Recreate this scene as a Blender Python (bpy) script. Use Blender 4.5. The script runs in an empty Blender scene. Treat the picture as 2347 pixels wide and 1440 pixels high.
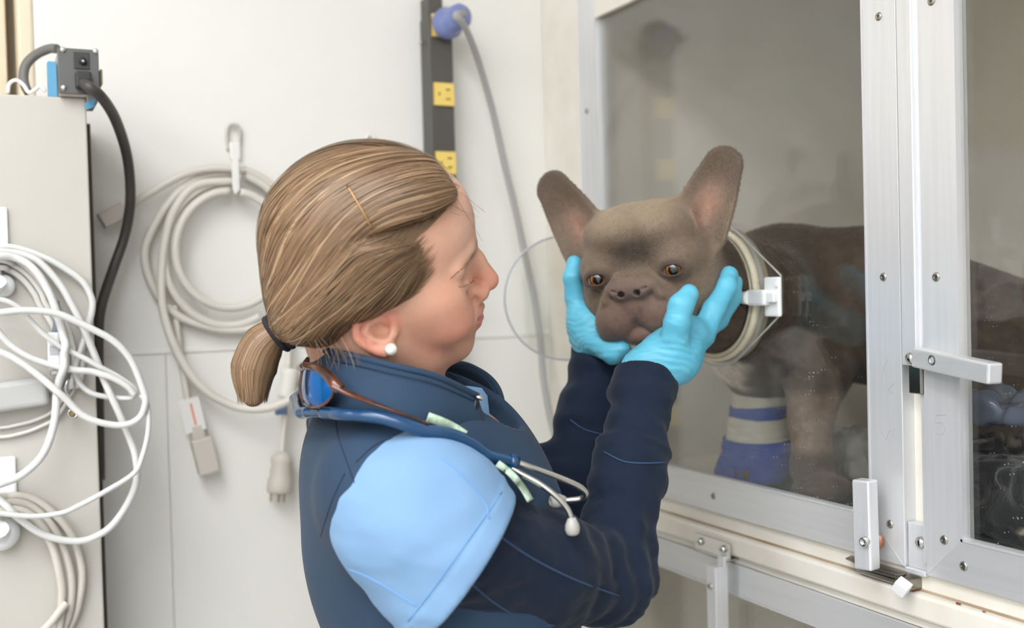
import bpy, bmesh, math, random
import numpy as np
from mathutils import Vector, Matrix

rnd = random.Random(7)
nrs = np.random.RandomState(11)
scene = bpy.context.scene
COL = scene.collection

# ------------------------------------------------------------------ camera
F_PX, CX, CY = 2450.0, 1173.5, 720.0
HEAD, PITCH, ROLL = math.radians(26.1), math.radians(1.31), math.radians(1.49)
CAM = np.array((0.0, 0.0, 1.5))
_f = np.array((math.sin(HEAD)*math.cos(PITCH), math.cos(HEAD)*math.cos(PITCH), -math.sin(PITCH)))
_r0 = np.array((math.cos(HEAD), -math.sin(HEAD), 0.0))
_u0 = np.cross(_r0, _f)
RIGHT = _r0*math.cos(ROLL) - _u0*math.sin(ROLL)
UP = _u0*math.cos(ROLL) + _r0*math.sin(ROLL)
FWD = _f
cam_data = bpy.data.cameras.new('camera')
cam = bpy.data.objects.new('camera', cam_data)
COL.objects.link(cam)
M = Matrix.Identity(4)
for i in range(3):
    M[i][0], M[i][1], M[i][2], M[i][3] = RIGHT[i], UP[i], -FWD[i], CAM[i]
cam.matrix_world = M
cam_data.sensor_width = 36.0
cam_data.lens = F_PX/2347*36.0
cam_data.clip_start = 0.02
cam_data.dof.use_dof = True
cam_data.dof.focus_distance = 1.03
cam_data.dof.aperture_fstop = 3.6
scene.camera = cam

def ray(u, v):
    return FWD + RIGHT*((u-CX)/F_PX) + UP*((CY-v)/F_PX)
def P(u, v, d):                       # photo pixel at a depth along the view axis
    return CAM + ray(u, v)*d
def PX(u, v, x):                      # photo pixel on a plane x = const
    r = ray(u, v); return CAM + r*((x-CAM[0])/r[0])
def PY(u, v, y):
    r = ray(u, v); return CAM + r*((y-CAM[1])/r[1])
def PZ(u, v, z):
    r = ray(u, v); return CAM + r*((z-CAM[2])/r[2])
def DEP(p):
    return float(np.dot(np.asarray(p)-CAM, FWD))
def PXL(p):
    q = np.asarray(p)-CAM; d = np.dot(q, FWD)
    return CX+F_PX*np.dot(q, RIGHT)/d, CY-F_PX*np.dot(q, UP)/d

# ------------------------------------------------------------------ world, exposure
w = bpy.data.worlds.new('room_air'); scene.world = w
w.use_nodes = True
w.node_tree.nodes['Background'].inputs[0].default_value = (1.0, 0.97, 0.93, 1)
w.node_tree.nodes['Background'].inputs[1].default_value = 0.0       # closed room: only its lamps light it
scene.view_settings.view_transform = 'Standard'
scene.view_settings.look = 'None'
scene.view_settings.gamma = 1.0
scene.view_settings.use_curve_mapping = False
scene.view_settings.exposure = -0.1
CEIL_LAMP_W = 13.5                     # emission of the ceiling light diffusers (four panels, as mirrored in the sunglasses)


# ------------------------------------------------------------------ materials
def lin(c):
    if isinstance(c, str):
        c = tuple(int(c[i:i+2], 16) for i in (0, 2, 4))
    c = [x/255.0 for x in c[:3]]
    return tuple((x/12.92 if x <= .04045 else ((x+.055)/1.055)**2.4) for x in c) + (1.0,)

MATS = {}
def mat(name, col=(200, 200, 200), rough=.5, metal=0.0, spec=.5, noise=None, bump=None, attr=None,
        coat=0.0, sheen=0.0, sss=0.0, sss_col=(1, .35, .2), alpha=1.0, trans=0.0, ior=1.45, emit=None, stretch=None, aniso=0.0):
    """noise=(scale, detail, colour2, amount); bump=(scale, strength, distance)"""
    if name in MATS: return MATS[name]
    m = bpy.data.materials.new(name); m.use_nodes = True
    nt = m.node_tree; N = nt.nodes; L = nt.links
    b = N['Principled BSDF']
    b.inputs['Base Color'].default_value = lin(col)
    b.inputs['Roughness'].default_value = rough
    b.inputs['Metallic'].default_value = metal
    b.inputs['Specular IOR Level'].default_value = spec
    b.inputs['Coat Weight'].default_value = coat
    b.inputs['Coat Roughness'].default_value = .15
    b.inputs['Sheen Weight'].default_value = sheen
    b.inputs['Transmission Weight'].default_value = trans
    b.inputs['IOR'].default_value = ior
    b.inputs['Alpha'].default_value = alpha
    b.inputs['Anisotropic'].default_value = aniso
    if sss:
        b.inputs['Subsurface Weight'].default_value = sss
        b.inputs['Subsurface Radius'].default_value = sss_col
        b.inputs['Subsurface Scale'].default_value = .006
    if emit:
        b.inputs['Emission Color'].default_value = lin(emit[0])
        b.inputs['Emission Strength'].default_value = emit[1]
    src = None
    if noise or bump:
        tc = N.new('ShaderNodeTexCoord')
        mp = N.new('ShaderNodeMapping'); L.new(tc.outputs['Object'], mp.inputs[0])
        if stretch: mp.inputs['Scale'].default_value = stretch
    if attr:
        a = N.new('ShaderNodeVertexColor'); a.layer_name = attr
        src = a.outputs['Color']
    if noise:
        sc_, det, c2, amt = noise
        t = N.new('ShaderNodeTexNoise'); t.inputs['Scale'].default_value = sc_; t.inputs['Detail'].default_value = det
        L.new(mp.outputs[0], t.inputs['Vector'])
        rp = N.new('ShaderNodeMapRange'); rp.inputs[1].default_value = .38; rp.inputs[2].default_value = .68
        rp.inputs[3].default_value = 0; rp.inputs[4].default_value = amt
        L.new(t.outputs[0], rp.inputs[0])
        mx = N.new('ShaderNodeMix'); mx.data_type = 'RGBA'
        L.new(rp.outputs[0], mx.inputs[0])
        if src is not None: L.new(src, mx.inputs[6])
        else: mx.inputs[6].default_value = lin(col)
        mx.inputs[7].default_value = lin(c2)
        src = mx.outputs[2]
    if src is not None: L.new(src, b.inputs['Base Color'])
    if bump:
        sc_, st, di = bump
        t = N.new('ShaderNodeTexNoise'); t.inputs['Scale'].default_value = sc_; t.inputs['Detail'].default_value = 3
        L.new(mp.outputs[0], t.inputs['Vector'])
        bp = N.new('ShaderNodeBump'); bp.inputs['Strength'].default_value = st; bp.inputs['Distance'].default_value = di
        L.new(t.outputs[0], bp.inputs['Height']); L.new(bp.outputs[0], b.inputs['Normal'])
    MATS[name] = m
    return m

def glass_mat(name, tint=(250, 250, 248), gloss_rough=.02, haze=.05, specks=0.0, refl=1.0, ior=1.49):
    """thin clear acrylic: passes light straight on, mirrors by fresnel, carries a little dust"""
    m = bpy.data.materials.new(name); m.use_nodes = True
    nt = m.node_tree; N = nt.nodes; L = nt.links
    N.remove(N['Principled BSDF']); out = N['Material Output']
    tr = N.new('ShaderNodeBsdfTransparent'); tr.inputs[0].default_value = lin(tint)
    gl = N.new('ShaderNodeBsdfGlossy'); gl.inputs['Roughness'].default_value = gloss_rough
    gl.inputs[0].default_value = (1, 1, 1, 1)
    lw = N.new('ShaderNodeLayerWeight'); lw.inputs[0].default_value = .5     # Schlick's law, the same from both sides
    pw = N.new('ShaderNodeMath'); pw.operation = 'POWER'; pw.inputs[1].default_value = 4.0
    L.new(lw.outputs['Facing'], pw.inputs[0])
    mr = N.new('ShaderNodeMath'); mr.operation = 'MULTIPLY_ADD'; mr.inputs[1].default_value = .95*refl; mr.inputs[2].default_value = .042*refl
    L.new(pw.outputs[0], mr.inputs[0])
    mx = N.new('ShaderNodeMixShader'); L.new(mr.outputs[0], mx.inputs[0]); L.new(tr.outputs[0], mx.inputs[1]); L.new(gl.outputs[0], mx.inputs[2])
    df = N.new('ShaderNodeBsdfDiffuse'); df.inputs[0].default_value = lin((225, 222, 215))
    m2 = N.new('ShaderNodeMixShader'); L.new(mx.outputs[0], m2.inputs[1]); L.new(df.outputs[0], m2.inputs[2])
    if specks or haze:
        tc = N.new('ShaderNodeTexCoord')
        fl = N.new('ShaderNodeMapping'); fl.inputs['Scale'].default_value = (0, 1, 1); L.new(tc.outputs['Object'], fl.inputs[0])
        vo = N.new('ShaderNodeTexVoronoi'); vo.inputs['Scale'].default_value = 190.0
        L.new(fl.outputs[0], vo.inputs['Vector'])
        no = N.new('ShaderNodeTexNoise'); no.inputs['Scale'].default_value = 9.0; no.inputs['Detail'].default_value = 4
        L.new(tc.outputs['Object'], no.inputs['Vector'])
        sep = N.new('ShaderNodeSeparateXYZ'); L.new(tc.outputs['Object'], sep.inputs[0])
        hz = N.new('ShaderNodeMapRange')          # splashes gather on the lower half of the pane
        hz.inputs[1].default_value = 1.62; hz.inputs[2].default_value = 1.25; hz.inputs[3].default_value = .05; hz.inputs[4].default_value = .16
        L.new(sep.outputs[2], hz.inputs[0])
        th = N.new('ShaderNodeMath'); th.operation = 'MULTIPLY'; L.new(hz.outputs[0], th.inputs[0])
        mr2 = N.new('ShaderNodeMapRange'); mr2.inputs[1].default_value = .30; mr2.inputs[2].default_value = .62
        L.new(no.outputs[0], mr2.inputs[0]); L.new(mr2.outputs[0], th.inputs[1])
        wn = N.new('ShaderNodeSeparateColor'); L.new(vo.outputs['Color'], wn.inputs[0])
        rad = N.new('ShaderNodeMath'); rad.operation = 'MULTIPLY'; L.new(wn.outputs[0], rad.inputs[0]); L.new(th.outputs[0], rad.inputs[1])
        lt = N.new('ShaderNodeMath'); lt.operation = 'LESS_THAN'; L.new(vo.outputs['Distance'], lt.inputs[0]); L.new(rad.outputs[0], lt.inputs[1])
        sp = N.new('ShaderNodeMath'); sp.operation = 'MULTIPLY'; L.new(lt.outputs[0], sp.inputs[0]); sp.inputs[1].default_value = specks
        ad = N.new('ShaderNodeMath'); ad.operation = 'ADD'; L.new(sp.outputs[0], ad.inputs[0]); ad.inputs[1].default_value = haze
        L.new(ad.outputs[0], m2.inputs[0])
    L.new(m2.outputs[0], out.inputs[0])
    MATS[name] = m
    return m

# ------------------------------------------------------------------ objects
def setp(o, label=None, cat=None, group=None, kind=None):
    if label: o['label'] = label
    if cat: o['category'] = cat
    if group: o['group'] = group
    if kind: o['kind'] = kind
    return o
def adopt(o, parent):
    if parent is not None:
        bpy.context.view_layer.update()
        o.parent = parent
        o.matrix_parent_inverse = PINV.get(parent.name) or Matrix.Identity(4)
    return o
PINV = {}
def empty(name, loc, label=None, cat=None, group=None, kind=None, parent=None):
    o = bpy.data.objects.new(name, None); COL.objects.link(o)
    o.empty_display_size = .05
    loc = Vector([float(x) for x in loc])
    o.location = loc
    if parent is not None:
        o.parent = parent
        o.matrix_parent_inverse = PINV[parent.name]
    PINV[o.name] = Matrix.Translation(loc).inverted()
    return setp(o, label, cat, group, kind)
def link(name, me, m, parent=None, label=None, cat=None, group=None, kind=None, smooth=None):
    o = bpy.data.objects.new(name, me); COL.objects.link(o)
    if m is not None:
        for mm in (m if isinstance(m, (list, tuple)) else [m]): me.materials.append(mm)
    if smooth is not None:
        me.polygons.foreach_set('use_smooth', [bool(smooth)]*len(me.polygons))
    if parent is not None:
        o.parent = parent
        if parent.name in PINV: o.matrix_parent_inverse = PINV[parent.name]
    PINV.setdefault(o.name, Matrix.Identity(4))
    return setp(o, label, cat, group, kind)

class MB:
    """collects shapes that make ONE part"""
    def __init__(s): s.v = []; s.f = []; s.sm = []
    def add(s, v, f, smooth=False):
        n = len(s.v); s.v += [tuple(map(float, p)) for p in v]
        s.f += [tuple(int(i)+n for i in q) for q in f]; s.sm += [smooth]*len(f); return s
    def bm(s, bm, smooth=False):
        bm.verts.ensure_lookup_table(); bm.verts.index_update()
        return s.add([p.co for p in bm.verts], [[q.index for q in f.verts] for f in bm.faces], smooth)
    def box(s, lo, hi, bev=0.0, mtx=None, seg=2):
        bm = bmesh.new(); bmesh.ops.create_cube(bm, size=1)
        lo = np.array(lo, float); hi = np.array(hi, float)
        c = (lo+hi)/2; d = np.abs(hi-lo)
        for p in bm.verts: p.co = Vector((p.co.x*d[0], p.co.y*d[1], p.co.z*d[2]))
        if bev: bmesh.ops.bevel(bm, geom=bm.edges[:], offset=min(bev, d.min()*.45), segments=seg, profile=.5, affect='EDGES')
        for p in bm.verts:
            p.co = (mtx @ p.co if mtx is not None else p.co) + Vector(c)
        s.bm(bm, False); bm.free(); return s
    def prism(s, pts, axis_vec):
        """pts: planar loop of 3-D points; extruded by axis_vec"""
        n = len(pts); a = [np.array(p, float) for p in pts]; b = [p+np.array(axis_vec) for p in a]
        f = [tuple(range(n))[::-1], tuple(range(n, 2*n))] + [(i, (i+1) % n, n+(i+1) % n, n+i) for i in range(n)]
        return s.add(a+b, f)
    def tube(s, pts, r, n=10, closed=False, cap=True, sub=6, flat=None):
        pts = [np.array(p, float) for p in pts]
        rr = list(r) if hasattr(r, '__len__') else [r]*len(pts)
        q, rq = spline(pts, rr, sub, closed) if sub > 1 and len(pts) > 2 else (pts, rr)
        m = len(q); T = []
        for i in range(m):
            a = q[(i-1) % m] if (closed or i > 0) else q[i]
            b = q[(i+1) % m] if (closed or i < m-1) else q[i]
            t = b-a; T.append(t/(np.linalg.norm(t)+1e-12))
        ref = np.array((0, 0, 1.0)) if abs(T[0][2]) < .9 else np.array((1.0, 0, 0))
        N_ = ref - T[0]*np.dot(ref, T[0]); N_ /= np.linalg.norm(N_)
        V = []
        for i in range(m):
            N_ = N_ - T[i]*np.dot(N_, T[i]); N_ /= np.linalg.norm(N_)+1e-12
            B = np.cross(T[i], N_)
            for k in range(n):
                a = 2*math.pi*k/n
                V.append(q[i] + (N_*math.cos(a)*(flat or 1.0) + B*math.sin(a))*rq[i])
        Fc = []
        rng = m if closed else m-1
        for i in range(rng):
            j = (i+1) % m
            for k in range(n):
                k2 = (k+1) % n
                Fc.append((i*n+k, i*n+k2, j*n+k2, j*n+k))
        s.add(V, Fc, True)
        if cap and not closed:
            s.f.append(tuple(len(s.v)-m*n+k for k in range(n))[::-1]); s.sm.append(False)
            s.f.append(tuple(len(s.v)-n+k for k in range(n))); s.sm.append(False)
        return s
    def lathe(s, prof, o, d, n=24, smooth=True, ref=None):
        """prof: [(radius, along)]; o origin, d axis"""
        o = np.array(o, float); d = np.array(d, float); d /= np.linalg.norm(d)
        a = np.array(ref, float) if ref is not None else (np.array((0, 0, 1.0)) if abs(d[2]) < .9 else np.array((1.0, 0, 0)))
        x = a-d*np.dot(a, d); x /= np.linalg.norm(x); y = np.cross(d, x)
        V = []; Fc = []
        for (r, t) in prof:
            for k in range(n):
                an = 2*math.pi*k/n
                V.append(o + d*t + (x*math.cos(an)+y*math.sin(an))*r)
        for i in range(len(prof)-1):
            for k in range(n):
                Fc.append((i*n+k, i*n+(k+1) % n, (i+1)*n+(k+1) % n, (i+1)*n+k))
        s.add(V, Fc, smooth)
        b = len(s.v)-len(V)
        if prof[0][0] > 1e-6: s.f.append(tuple(b+k for k in range(n))[::-1]); s.sm.append(False)
        if prof[-1][0] > 1e-6: s.f.append(tuple(b+(len(prof)-1)*n+k for k in range(n))); s.sm.append(False)
        return s
    def mesh(s, name):
        me = bpy.data.meshes.new(name)
        me.from_pydata(s.v, [], s.f); me.polygons.foreach_set('use_smooth', s.sm)
        me.update(); return me
    def build(s, name, m, parent=None, fix=True, **kw):
        me = s.mesh(name)
        if fix:
            bm = bmesh.new(); bm.from_mesh(me); bmesh.ops.recalc_face_normals(bm, faces=bm.faces[:]); bm.to_mesh(me); bm.free()
        return link(name, me, m, parent, **kw)

def spline(pts, rr, sub, closed=False):
    n = len(pts); Q = []; R = []
    seg = n if closed else n-1
    for i in range(seg):
        if closed: p0, p1, p2, p3 = pts[(i-1) % n], pts[i], pts[(i+1) % n], pts[(i+2) % n]
        else:
            p1, p2 = pts[i], pts[i+1]
            p0 = pts[i-1] if i else 2*p1-p2
            p3 = pts[i+2] if i+2 < n else 2*p2-p1
        r1, r2 = rr[i], rr[(i+1) % n]
        for k in range(sub):
            t = k/sub; t2 = t*t; t3 = t2*t
            Q.append(.5*((2*p1)+(p2-p0)*t+(2*p0-5*p1+4*p2-p3)*t2+(3*p1-p0-3*p2+p3)*t3)); R.append(r1+(r2-r1)*t)
    if not closed: Q.append(pts[-1]); R.append(rr[-1])
    return Q, R

def frame_mtx(x, y=None, z=None):
    """3x3 from an x axis and an approximate z axis"""
    x = np.array(x, float); x /= np.linalg.norm(x)
    z = np.array(z if z is not None else (0, 0, 1), float); z = z-x*np.dot(z, x); z /= np.linalg.norm(z)
    y = np.cross(z, x)
    return Matrix(((x[0], y[0], z[0]), (x[1], y[1], z[1]), (x[2], y[2], z[2])))

# ------------------------------------------------------------------ implicit surfaces
def smin(a, b, k):
    h = np.clip(.5+.5*(b-a)/k, 0, 1); return b*(1-h)+a*h - k*h*(1-h)
def smax(a, b, k): return -smin(-a, -b, k)
def s_sph(p, c, r): return np.linalg.norm(p-np.asarray(c), axis=1)-r
def s_ell(p, c, r, R=None):
    q = p-np.asarray(c)
    if R is not None: q = q @ np.asarray(R)
    r = np.asarray(r, float)
    k0 = np.linalg.norm(q/r, axis=1); k1 = np.linalg.norm(q/(r*r), axis=1)+1e-9
    return k0*(k0-1)/k1
def s_cap(p, a, b, ra, rb=None):
    """capsule with linear taper"""
    rb = ra if rb is None else rb
    a = np.asarray(a, float); b = np.asarray(b, float); d = b-a
    t = np.clip(((p-a)@d)/(d@d+1e-12), 0, 1)
    return np.linalg.norm(p-a-t[:, None]*d, axis=1)-(ra+(rb-ra)*t)
def s_chain(p, pts, rs, k=.01):
    v = None
    for i in range(len(pts)-1):
        c = s_cap(p, pts[i], pts[i+1], rs[i], rs[i+1])
        v = c if v is None else (np.minimum(v, c) if k <= 0 else smin(v, c, k))
    return v
def s_box(p, c, h, R=None, r=0.0):
    q = p-np.asarray(c)
    if R is not None: q = q@np.asarray(R)
    q = np.abs(q)-(np.asarray(h)-r)
    return np.linalg.norm(np.maximum(q, 0), axis=1)+np.minimum(q.max(axis=1), 0)-r

def surf(f, lo, hi, h, relax=1, blk=4, margin=1.9):
    """surface nets on a narrow band; returns verts, quads"""
    lo = np.asarray(lo, float); hi = np.asarray(hi, float)
    nb = np.ceil((hi-lo)/(h*blk)).astype(int)+1
    n = nb*blk+1
    cx = [lo[i]+(np.arange(nb[i])+.5)*h*blk for i in range(3)]
    C = np.stack(np.meshgrid(*cx, indexing='ij'), -1).reshape(-1, 3)
    fv = f(C)
    act = np.abs(fv) < h*blk*.87*margin
    V = np.full(n, np.nan, np.float32)
    # fill signs block-wise
    sg = np.where(fv < 0, -1.0, 1.0).reshape(nb)
    V[:-1, :-1, :-1] = np.repeat(np.repeat(np.repeat(sg, blk, 0), blk, 1), blk, 2)
    V[-1], V[:, -1], V[:, :, -1] = 1.0, 1.0, 1.0
    idx = np.argwhere(act.reshape(nb))
    o = np.stack(np.meshgrid(*[np.arange(blk+1)]*3, indexing='ij'), -1).reshape(-1, 3)
    mask = np.zeros(n, bool)
    for s in range(0, len(idx), 20000):
        g = (idx[s:s+20000, None, :]*blk+o[None]).reshape(-1, 3)
        mask[g[:, 0], g[:, 1], g[:, 2]] = True
    G = np.argwhere(mask)
    for s in range(0, len(G), 200000):
        g = G[s:s+200000]
        V[g[:, 0], g[:, 1], g[:, 2]] = f(lo+g*h)
    neg = V < 0
    cnt = sum(neg[a:n[0]-1+a, b:n[1]-1+b, c:n[2]-1+c].astype(np.int8) for a in (0, 1) for b in (0, 1) for c in (0, 1))
    cells = np.argwhere((cnt > 0) & (cnt < 8))
    cid = np.full(n-1, -1, np.int64); cid[cells[:, 0], cells[:, 1], cells[:, 2]] = np.arange(len(cells))
    acc = np.zeros((len(cells), 3)); w_ = np.zeros(len(cells))
    corners = [(a, b, c) for a in (0, 1) for b in (0, 1) for c in (0, 1)]
    val = {q: V[cells[:, 0]+q[0], cells[:, 1]+q[1], cells[:, 2]+q[2]].astype(float) for q in corners}
    for q in corners:
        for ax in range(3):
            if q[ax]: continue
            q2 = list(q); q2[ax] = 1; q2 = tuple(q2)
            a, b = val[q], val[q2]; cr = (a < 0) != (b < 0)
            t = np.where(cr, a/np.where(cr, a-b, 1), 0)
            pt = np.array(q, float)[None].repeat(len(cells), 0); pt[:, ax] = t
            acc += pt*cr[:, None]; w_ += cr
    vv = lo+(cells+acc/np.maximum(w_, 1)[:, None])*h
    quads = []
    for ax in range(3):
        a1, a2 = (ax+1) % 3, (ax+2) % 3
        sl0 = [slice(None)]*3; sl1 = [slice(None)]*3
        sl0[ax] = slice(0, n[ax]-1); sl1[ax] = slice(1, n[ax])
        A, B = neg[tuple(sl0)], neg[tuple(sl1)]
        e = np.argwhere(A != B)
        e = e[(e[:, a1] > 0) & (e[:, a2] > 0) & (e[:, a1] < n[a1]-1) & (e[:, a2] < n[a2]-1)]
        flip = A[e[:, 0], e[:, 1], e[:, 2]]
        def c_(d1, d2):
            g = e.copy(); g[:, a1] -= d1; g[:, a2] -= d2
            return cid[g[:, 0], g[:, 1], g[:, 2]]
        qd = np.stack([c_(0, 0), c_(1, 0), c_(1, 1), c_(0, 1)], 1)
        qd[~flip] = qd[~flip][:, ::-1]
        quads.append(qd)
    Q = np.concatenate(quads)
    Q = Q[(Q >= 0).all(1)]
    for _ in range(relax):                                  # smooth along the surface, then project back
        s_ = np.zeros_like(vv); c_n = np.zeros(len(vv))
        for i in range(4):
            j = (i+1) % 4
            np.add.at(s_, Q[:, i], vv[Q[:, j]]); np.add.at(c_n, Q[:, i], 1)
            np.add.at(s_, Q[:, j], vv[Q[:, i]]); np.add.at(c_n, Q[:, j], 1)
        vv = .4*vv+.6*s_/np.maximum(c_n, 1)[:, None]
        vv = project(f, vv, h)
    return vv, Q
def grad(f, v, e):
    g = np.zeros_like(v)
    for i in range(3):
        d = np.zeros(3); d[i] = e
        g[:, i] = f(v+d)-f(v-d)
    return g/(2*e)
def project(f, v, h):
    e = h*.5; g = grad(f, v, e); d = f(v); gl = (g*g).sum(1)+1e-3
    st = np.clip(d/gl, -h, h)
    return v-g*st[:, None]
def qmesh(name, v, q, col=None):
    me = bpy.data.meshes.new(name)
    me.vertices.add(len(v)); me.vertices.foreach_set('co', np.asarray(v, np.float32).ravel())
    k = q.shape[1]
    me.loops.add(q.size); me.loops.foreach_set('vertex_index', q.astype(np.int32).ravel())
    me.polygons.add(len(q)); me.polygons.foreach_set('loop_start', np.arange(0, q.size, k, dtype=np.int32))
    me.polygons.foreach_set('use_smooth', np.ones(len(q), bool))
    if col is not None:
        c = np.ones((len(v), 4), np.float32); c[:, :3] = col
        at = me.color_attributes.new('Col', 'FLOAT_COLOR', 'POINT'); at.data.foreach_set('color', c.ravel())
    me.update(calc_edges=True); me.validate()
    return me
def L3(c): return np.array(lin(c)[:3])
def mixc(base, col, w_): return base*(1-w_[:, None])+np.asarray(col)*w_[:, None]
def sstep(a, b, x): t = np.clip((x-a)/(b-a), 0, 1); return t*t*(3-2*t)
def vnoise(p, s, seed=0):
    """cheap smooth value noise in -1..1"""
    q = p*s+seed*17.3; i = np.floor(q).astype(np.int64); fq = q-i; fq = fq*fq*(3-2*fq)
    def hsh(a, b, c):
        h_ = (a*374761393+b*668265263+c*1274126177+seed*974711) & 0x7fffffff
        h_ = ((h_ ^ (h_ >> 13))*1274126177) & 0x7fffffff
        return ((h_ ^ (h_ >> 16)) & 0xffff)/32767.5-1
    r = 0
    for a in (0, 1):
        for b in (0, 1):
            for c in (0, 1):
                wt = (fq[:, 0] if a else 1-fq[:, 0])*(fq[:, 1] if b else 1-fq[:, 1])*(fq[:, 2] if c else 1-fq[:, 2])
                r = r+wt*hsh(i[:, 0]+a, i[:, 1]+b, i[:, 2]+c)
    return r
# ================================================================== room shell
wall_m = mat('wall_panel_paint', (233, 230, 222), .38, spec=.4, bump=(60, .05, .002), noise=(3, 3, (229, 225, 216), .5))
plain_m = mat('plain_wall_paint', (226, 226, 226), .6)
grey_floor_m = mat('floor_vinyl', (188, 186, 182), .4, noise=(40, 4, (170, 168, 163), .6))
WY, WX0 = 1.5, .0645
SEAM_Z = 1.4287
ROOM = (-2.2, -2.0, 0.0, 1.46, 1.66, 2.7)

MB().box((ROOM[0], ROOM[1], -.1), (ROOM[3], ROOM[4], 0)).build('floor', grey_floor_m, kind='structure', label='grey vinyl floor of the treatment room', cat='floor')
MB().box((ROOM[0], ROOM[1], 2.7), (ROOM[3], ROOM[4], 2.8)).build('ceiling', plain_m, kind='structure', label='white ceiling of the treatment room', cat='ceiling')
MB().box((ROOM[0]-.1, ROOM[1], 0), (ROOM[0], ROOM[4], 2.7)).build('wall_left', plain_m, kind='structure', label='plain off-white side wall facing the kennels', cat='wall')
MB().box((ROOM[0], ROOM[1]-.1, 0), (ROOM[3], ROOM[1], 2.7)).build('wall_rear', plain_m, kind='structure', label='plain off-white wall opposite the panelled wall', cat='wall')
MB().box((ROOM[3], ROOM[1], 0), (ROOM[3]+.1, ROOM[4], 2.7)).build('wall_right', plain_m, kind='structure', label='plain wall the kennel bank stands against', cat='wall')
wb = MB().box((WX0, WY+.003, 0), (ROOM[3], ROOM[4], 2.7)).build('wall_back', plain_m, kind='structure', label='off-white panelled wall with hanging power cords', cat='wall')
sx = PY(392, 1200, WY)[0]
MB().box((WX0, WY, SEAM_Z+.002), (ROOM[3], WY+.003, 2.7), .0008).build('panel', wall_m, wb)
MB().box((WX0, WY, .0), (sx-.0004, WY+.003, SEAM_Z-.002), .0008).build('panel', wall_m, wb)
MB().box((sx+.0004, WY, .0), (ROOM[3], WY+.003, SEAM_Z-.002), .0008).build('panel', wall_m, wb)
MB().box((WX0, WY-.0025, SEAM_Z-.003), (.8, WY, SEAM_Z+.004), .001).build('trim_1', wall_m, kind='structure', label='thin off-white joint strip across the wall panels', cat='trim')
# recess with a tan door beyond the end of the panelled wall
tan_m = mat('tan_door_laminate', (214, 196, 166), .45, noise=(30, 3, (202, 182, 150), .5), stretch=(1, 1, .08))
d1 = MB().box((-.9, 1.60, 0), (.020, 1.635, 2.1), .003).build('door_1', tan_m, kind='structure', label='tan laminate door beyond the end of the panelled wall', cat='door')
MB().lathe([(.012, 0), (.012, .03), (.026, .035), (.028, .05), (.02, .06), (0, .062)], (-.83, 1.60, 1.0), (0, -1, 0)).build('door_knob', mat('knob_steel', (190, 188, 182), .3, 1), d1)
MB().box((.021, 1.585, 0), (.034, 1.638, 2.1), .002).build('trim_2', mat('pale_tan_trim', (222, 208, 182), .5), kind='structure', label='pale tan edge trim of the tan door', cat='trim')
MB().box((.045, 1.50, 0), (WX0, 1.66, 2.7), .004).build('trim_3', mat('cream_jamb', (226, 212, 186), .5), kind='structure', label='cream jamb at the end of the panelled wall', cat='trim')
MB().box((ROOM[0], 1.64, 0), (.05, 1.66, 2.7)).build('wall_far', mat('far_wall_tan', (205, 188, 160), .6), kind='structure', label='tan wall around the tan door', cat='wall')

# ceiling lights
lamp_frame_m = mat('lamp_frame', (235, 235, 232), .4)
diff_m = mat('lamp_diffuser', (255, 255, 255), .5, emit=((246, 250, 255), CEIL_LAMP_W))
for i, (lx, ly, sx_, sy_) in enumerate([(-1.65, .10, .6, 1.2), (-1.65, -1.30, .6, 1.2), (-.45, .10, .6, 1.2), (-.45, -1.30, .6, 1.2)]):
    t = empty('ceiling_light_offscreen', (lx, ly, 2.66), ['white ceiling light panel beside the tan door', 'white ceiling light panel in the corner away from the kennels',
              'white ceiling light panel in front of the kennel bank', 'white ceiling light panel between the kennels and the rear wall'][i], 'light', 'ceiling light panels')
    fr = MB()
    for (a, b) in (((lx-sx_/2-.02, ly-sy_/2-.02), (lx-sx_/2, ly+sy_/2+.02)), ((lx+sx_/2, ly-sy_/2-.02), (lx+sx_/2+.02, ly+sy_/2+.02)),
                   ((lx-sx_/2, ly-sy_/2-.02), (lx+sx_/2, ly-sy_/2)), ((lx-sx_/2, ly+sy_/2), (lx+sx_/2, ly+sy_/2+.02))):
        fr.box((a[0], a[1], 2.655), (b[0], b[1], 2.70), .002)
    fr.build('frame', lamp_frame_m, t)
    MB().box((lx-sx_/2, ly-sy_/2, 2.665), (lx+sx_/2, ly+sy_/2, 2.675)).build('diffuser', diff_m, t)

# ================================================================== kennel bank
KX = .80
alu_m = mat('brushed_aluminium', (224, 224, 225), .36, .45, noise=(140, 2, (212, 212, 213), .45), stretch=(1, 1, .04), bump=(500, .03, .0005))
alu_h_m = mat('brushed_aluminium_rail', (220, 220, 220), .36, .5, noise=(140, 2, (208, 208, 208), .45), stretch=(1, .04, 1), bump=(500, .03, .0005))
cream_m = mat('cream_laminate', (232, 226, 214), .4, noise=(20, 4, (222, 212, 196), .6))
inner_m = mat('kennel_liner', (222, 216, 206), .42, noise=(8, 4, (210, 203, 192), .6))
steel_m = mat('polished_steel', (205, 203, 198), .16, 1.0)
dark_steel_m = mat('dark_steel_plate', (150, 145, 138), .25, 1.0)
acryl_m = glass_mat('clear_acrylic_pane', haze=.006, specks=.7, refl=.85)
clear_m = glass_mat('clear_acrylic_lid', haze=.008, refl=1.0)
clear_edge_m = mat('acrylic_edge', (214, 212, 206), .25, alpha=.55)
kb = empty('kennel_bank', (1.1, .6, .0), 'bank of cream kennels with aluminium framed clear doors', 'kennel')
KF = 1.236                             # upper kennel floor
MB().box((.822, -.35, KF-.03), (1.40, 1.40, KF-.006), .002).build('floor_panel', inner_m, kb)
MB().box((1.40, -.35, .0), (1.43, 1.44, 2.3)).build('back_panel', inner_m, kb)
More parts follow.
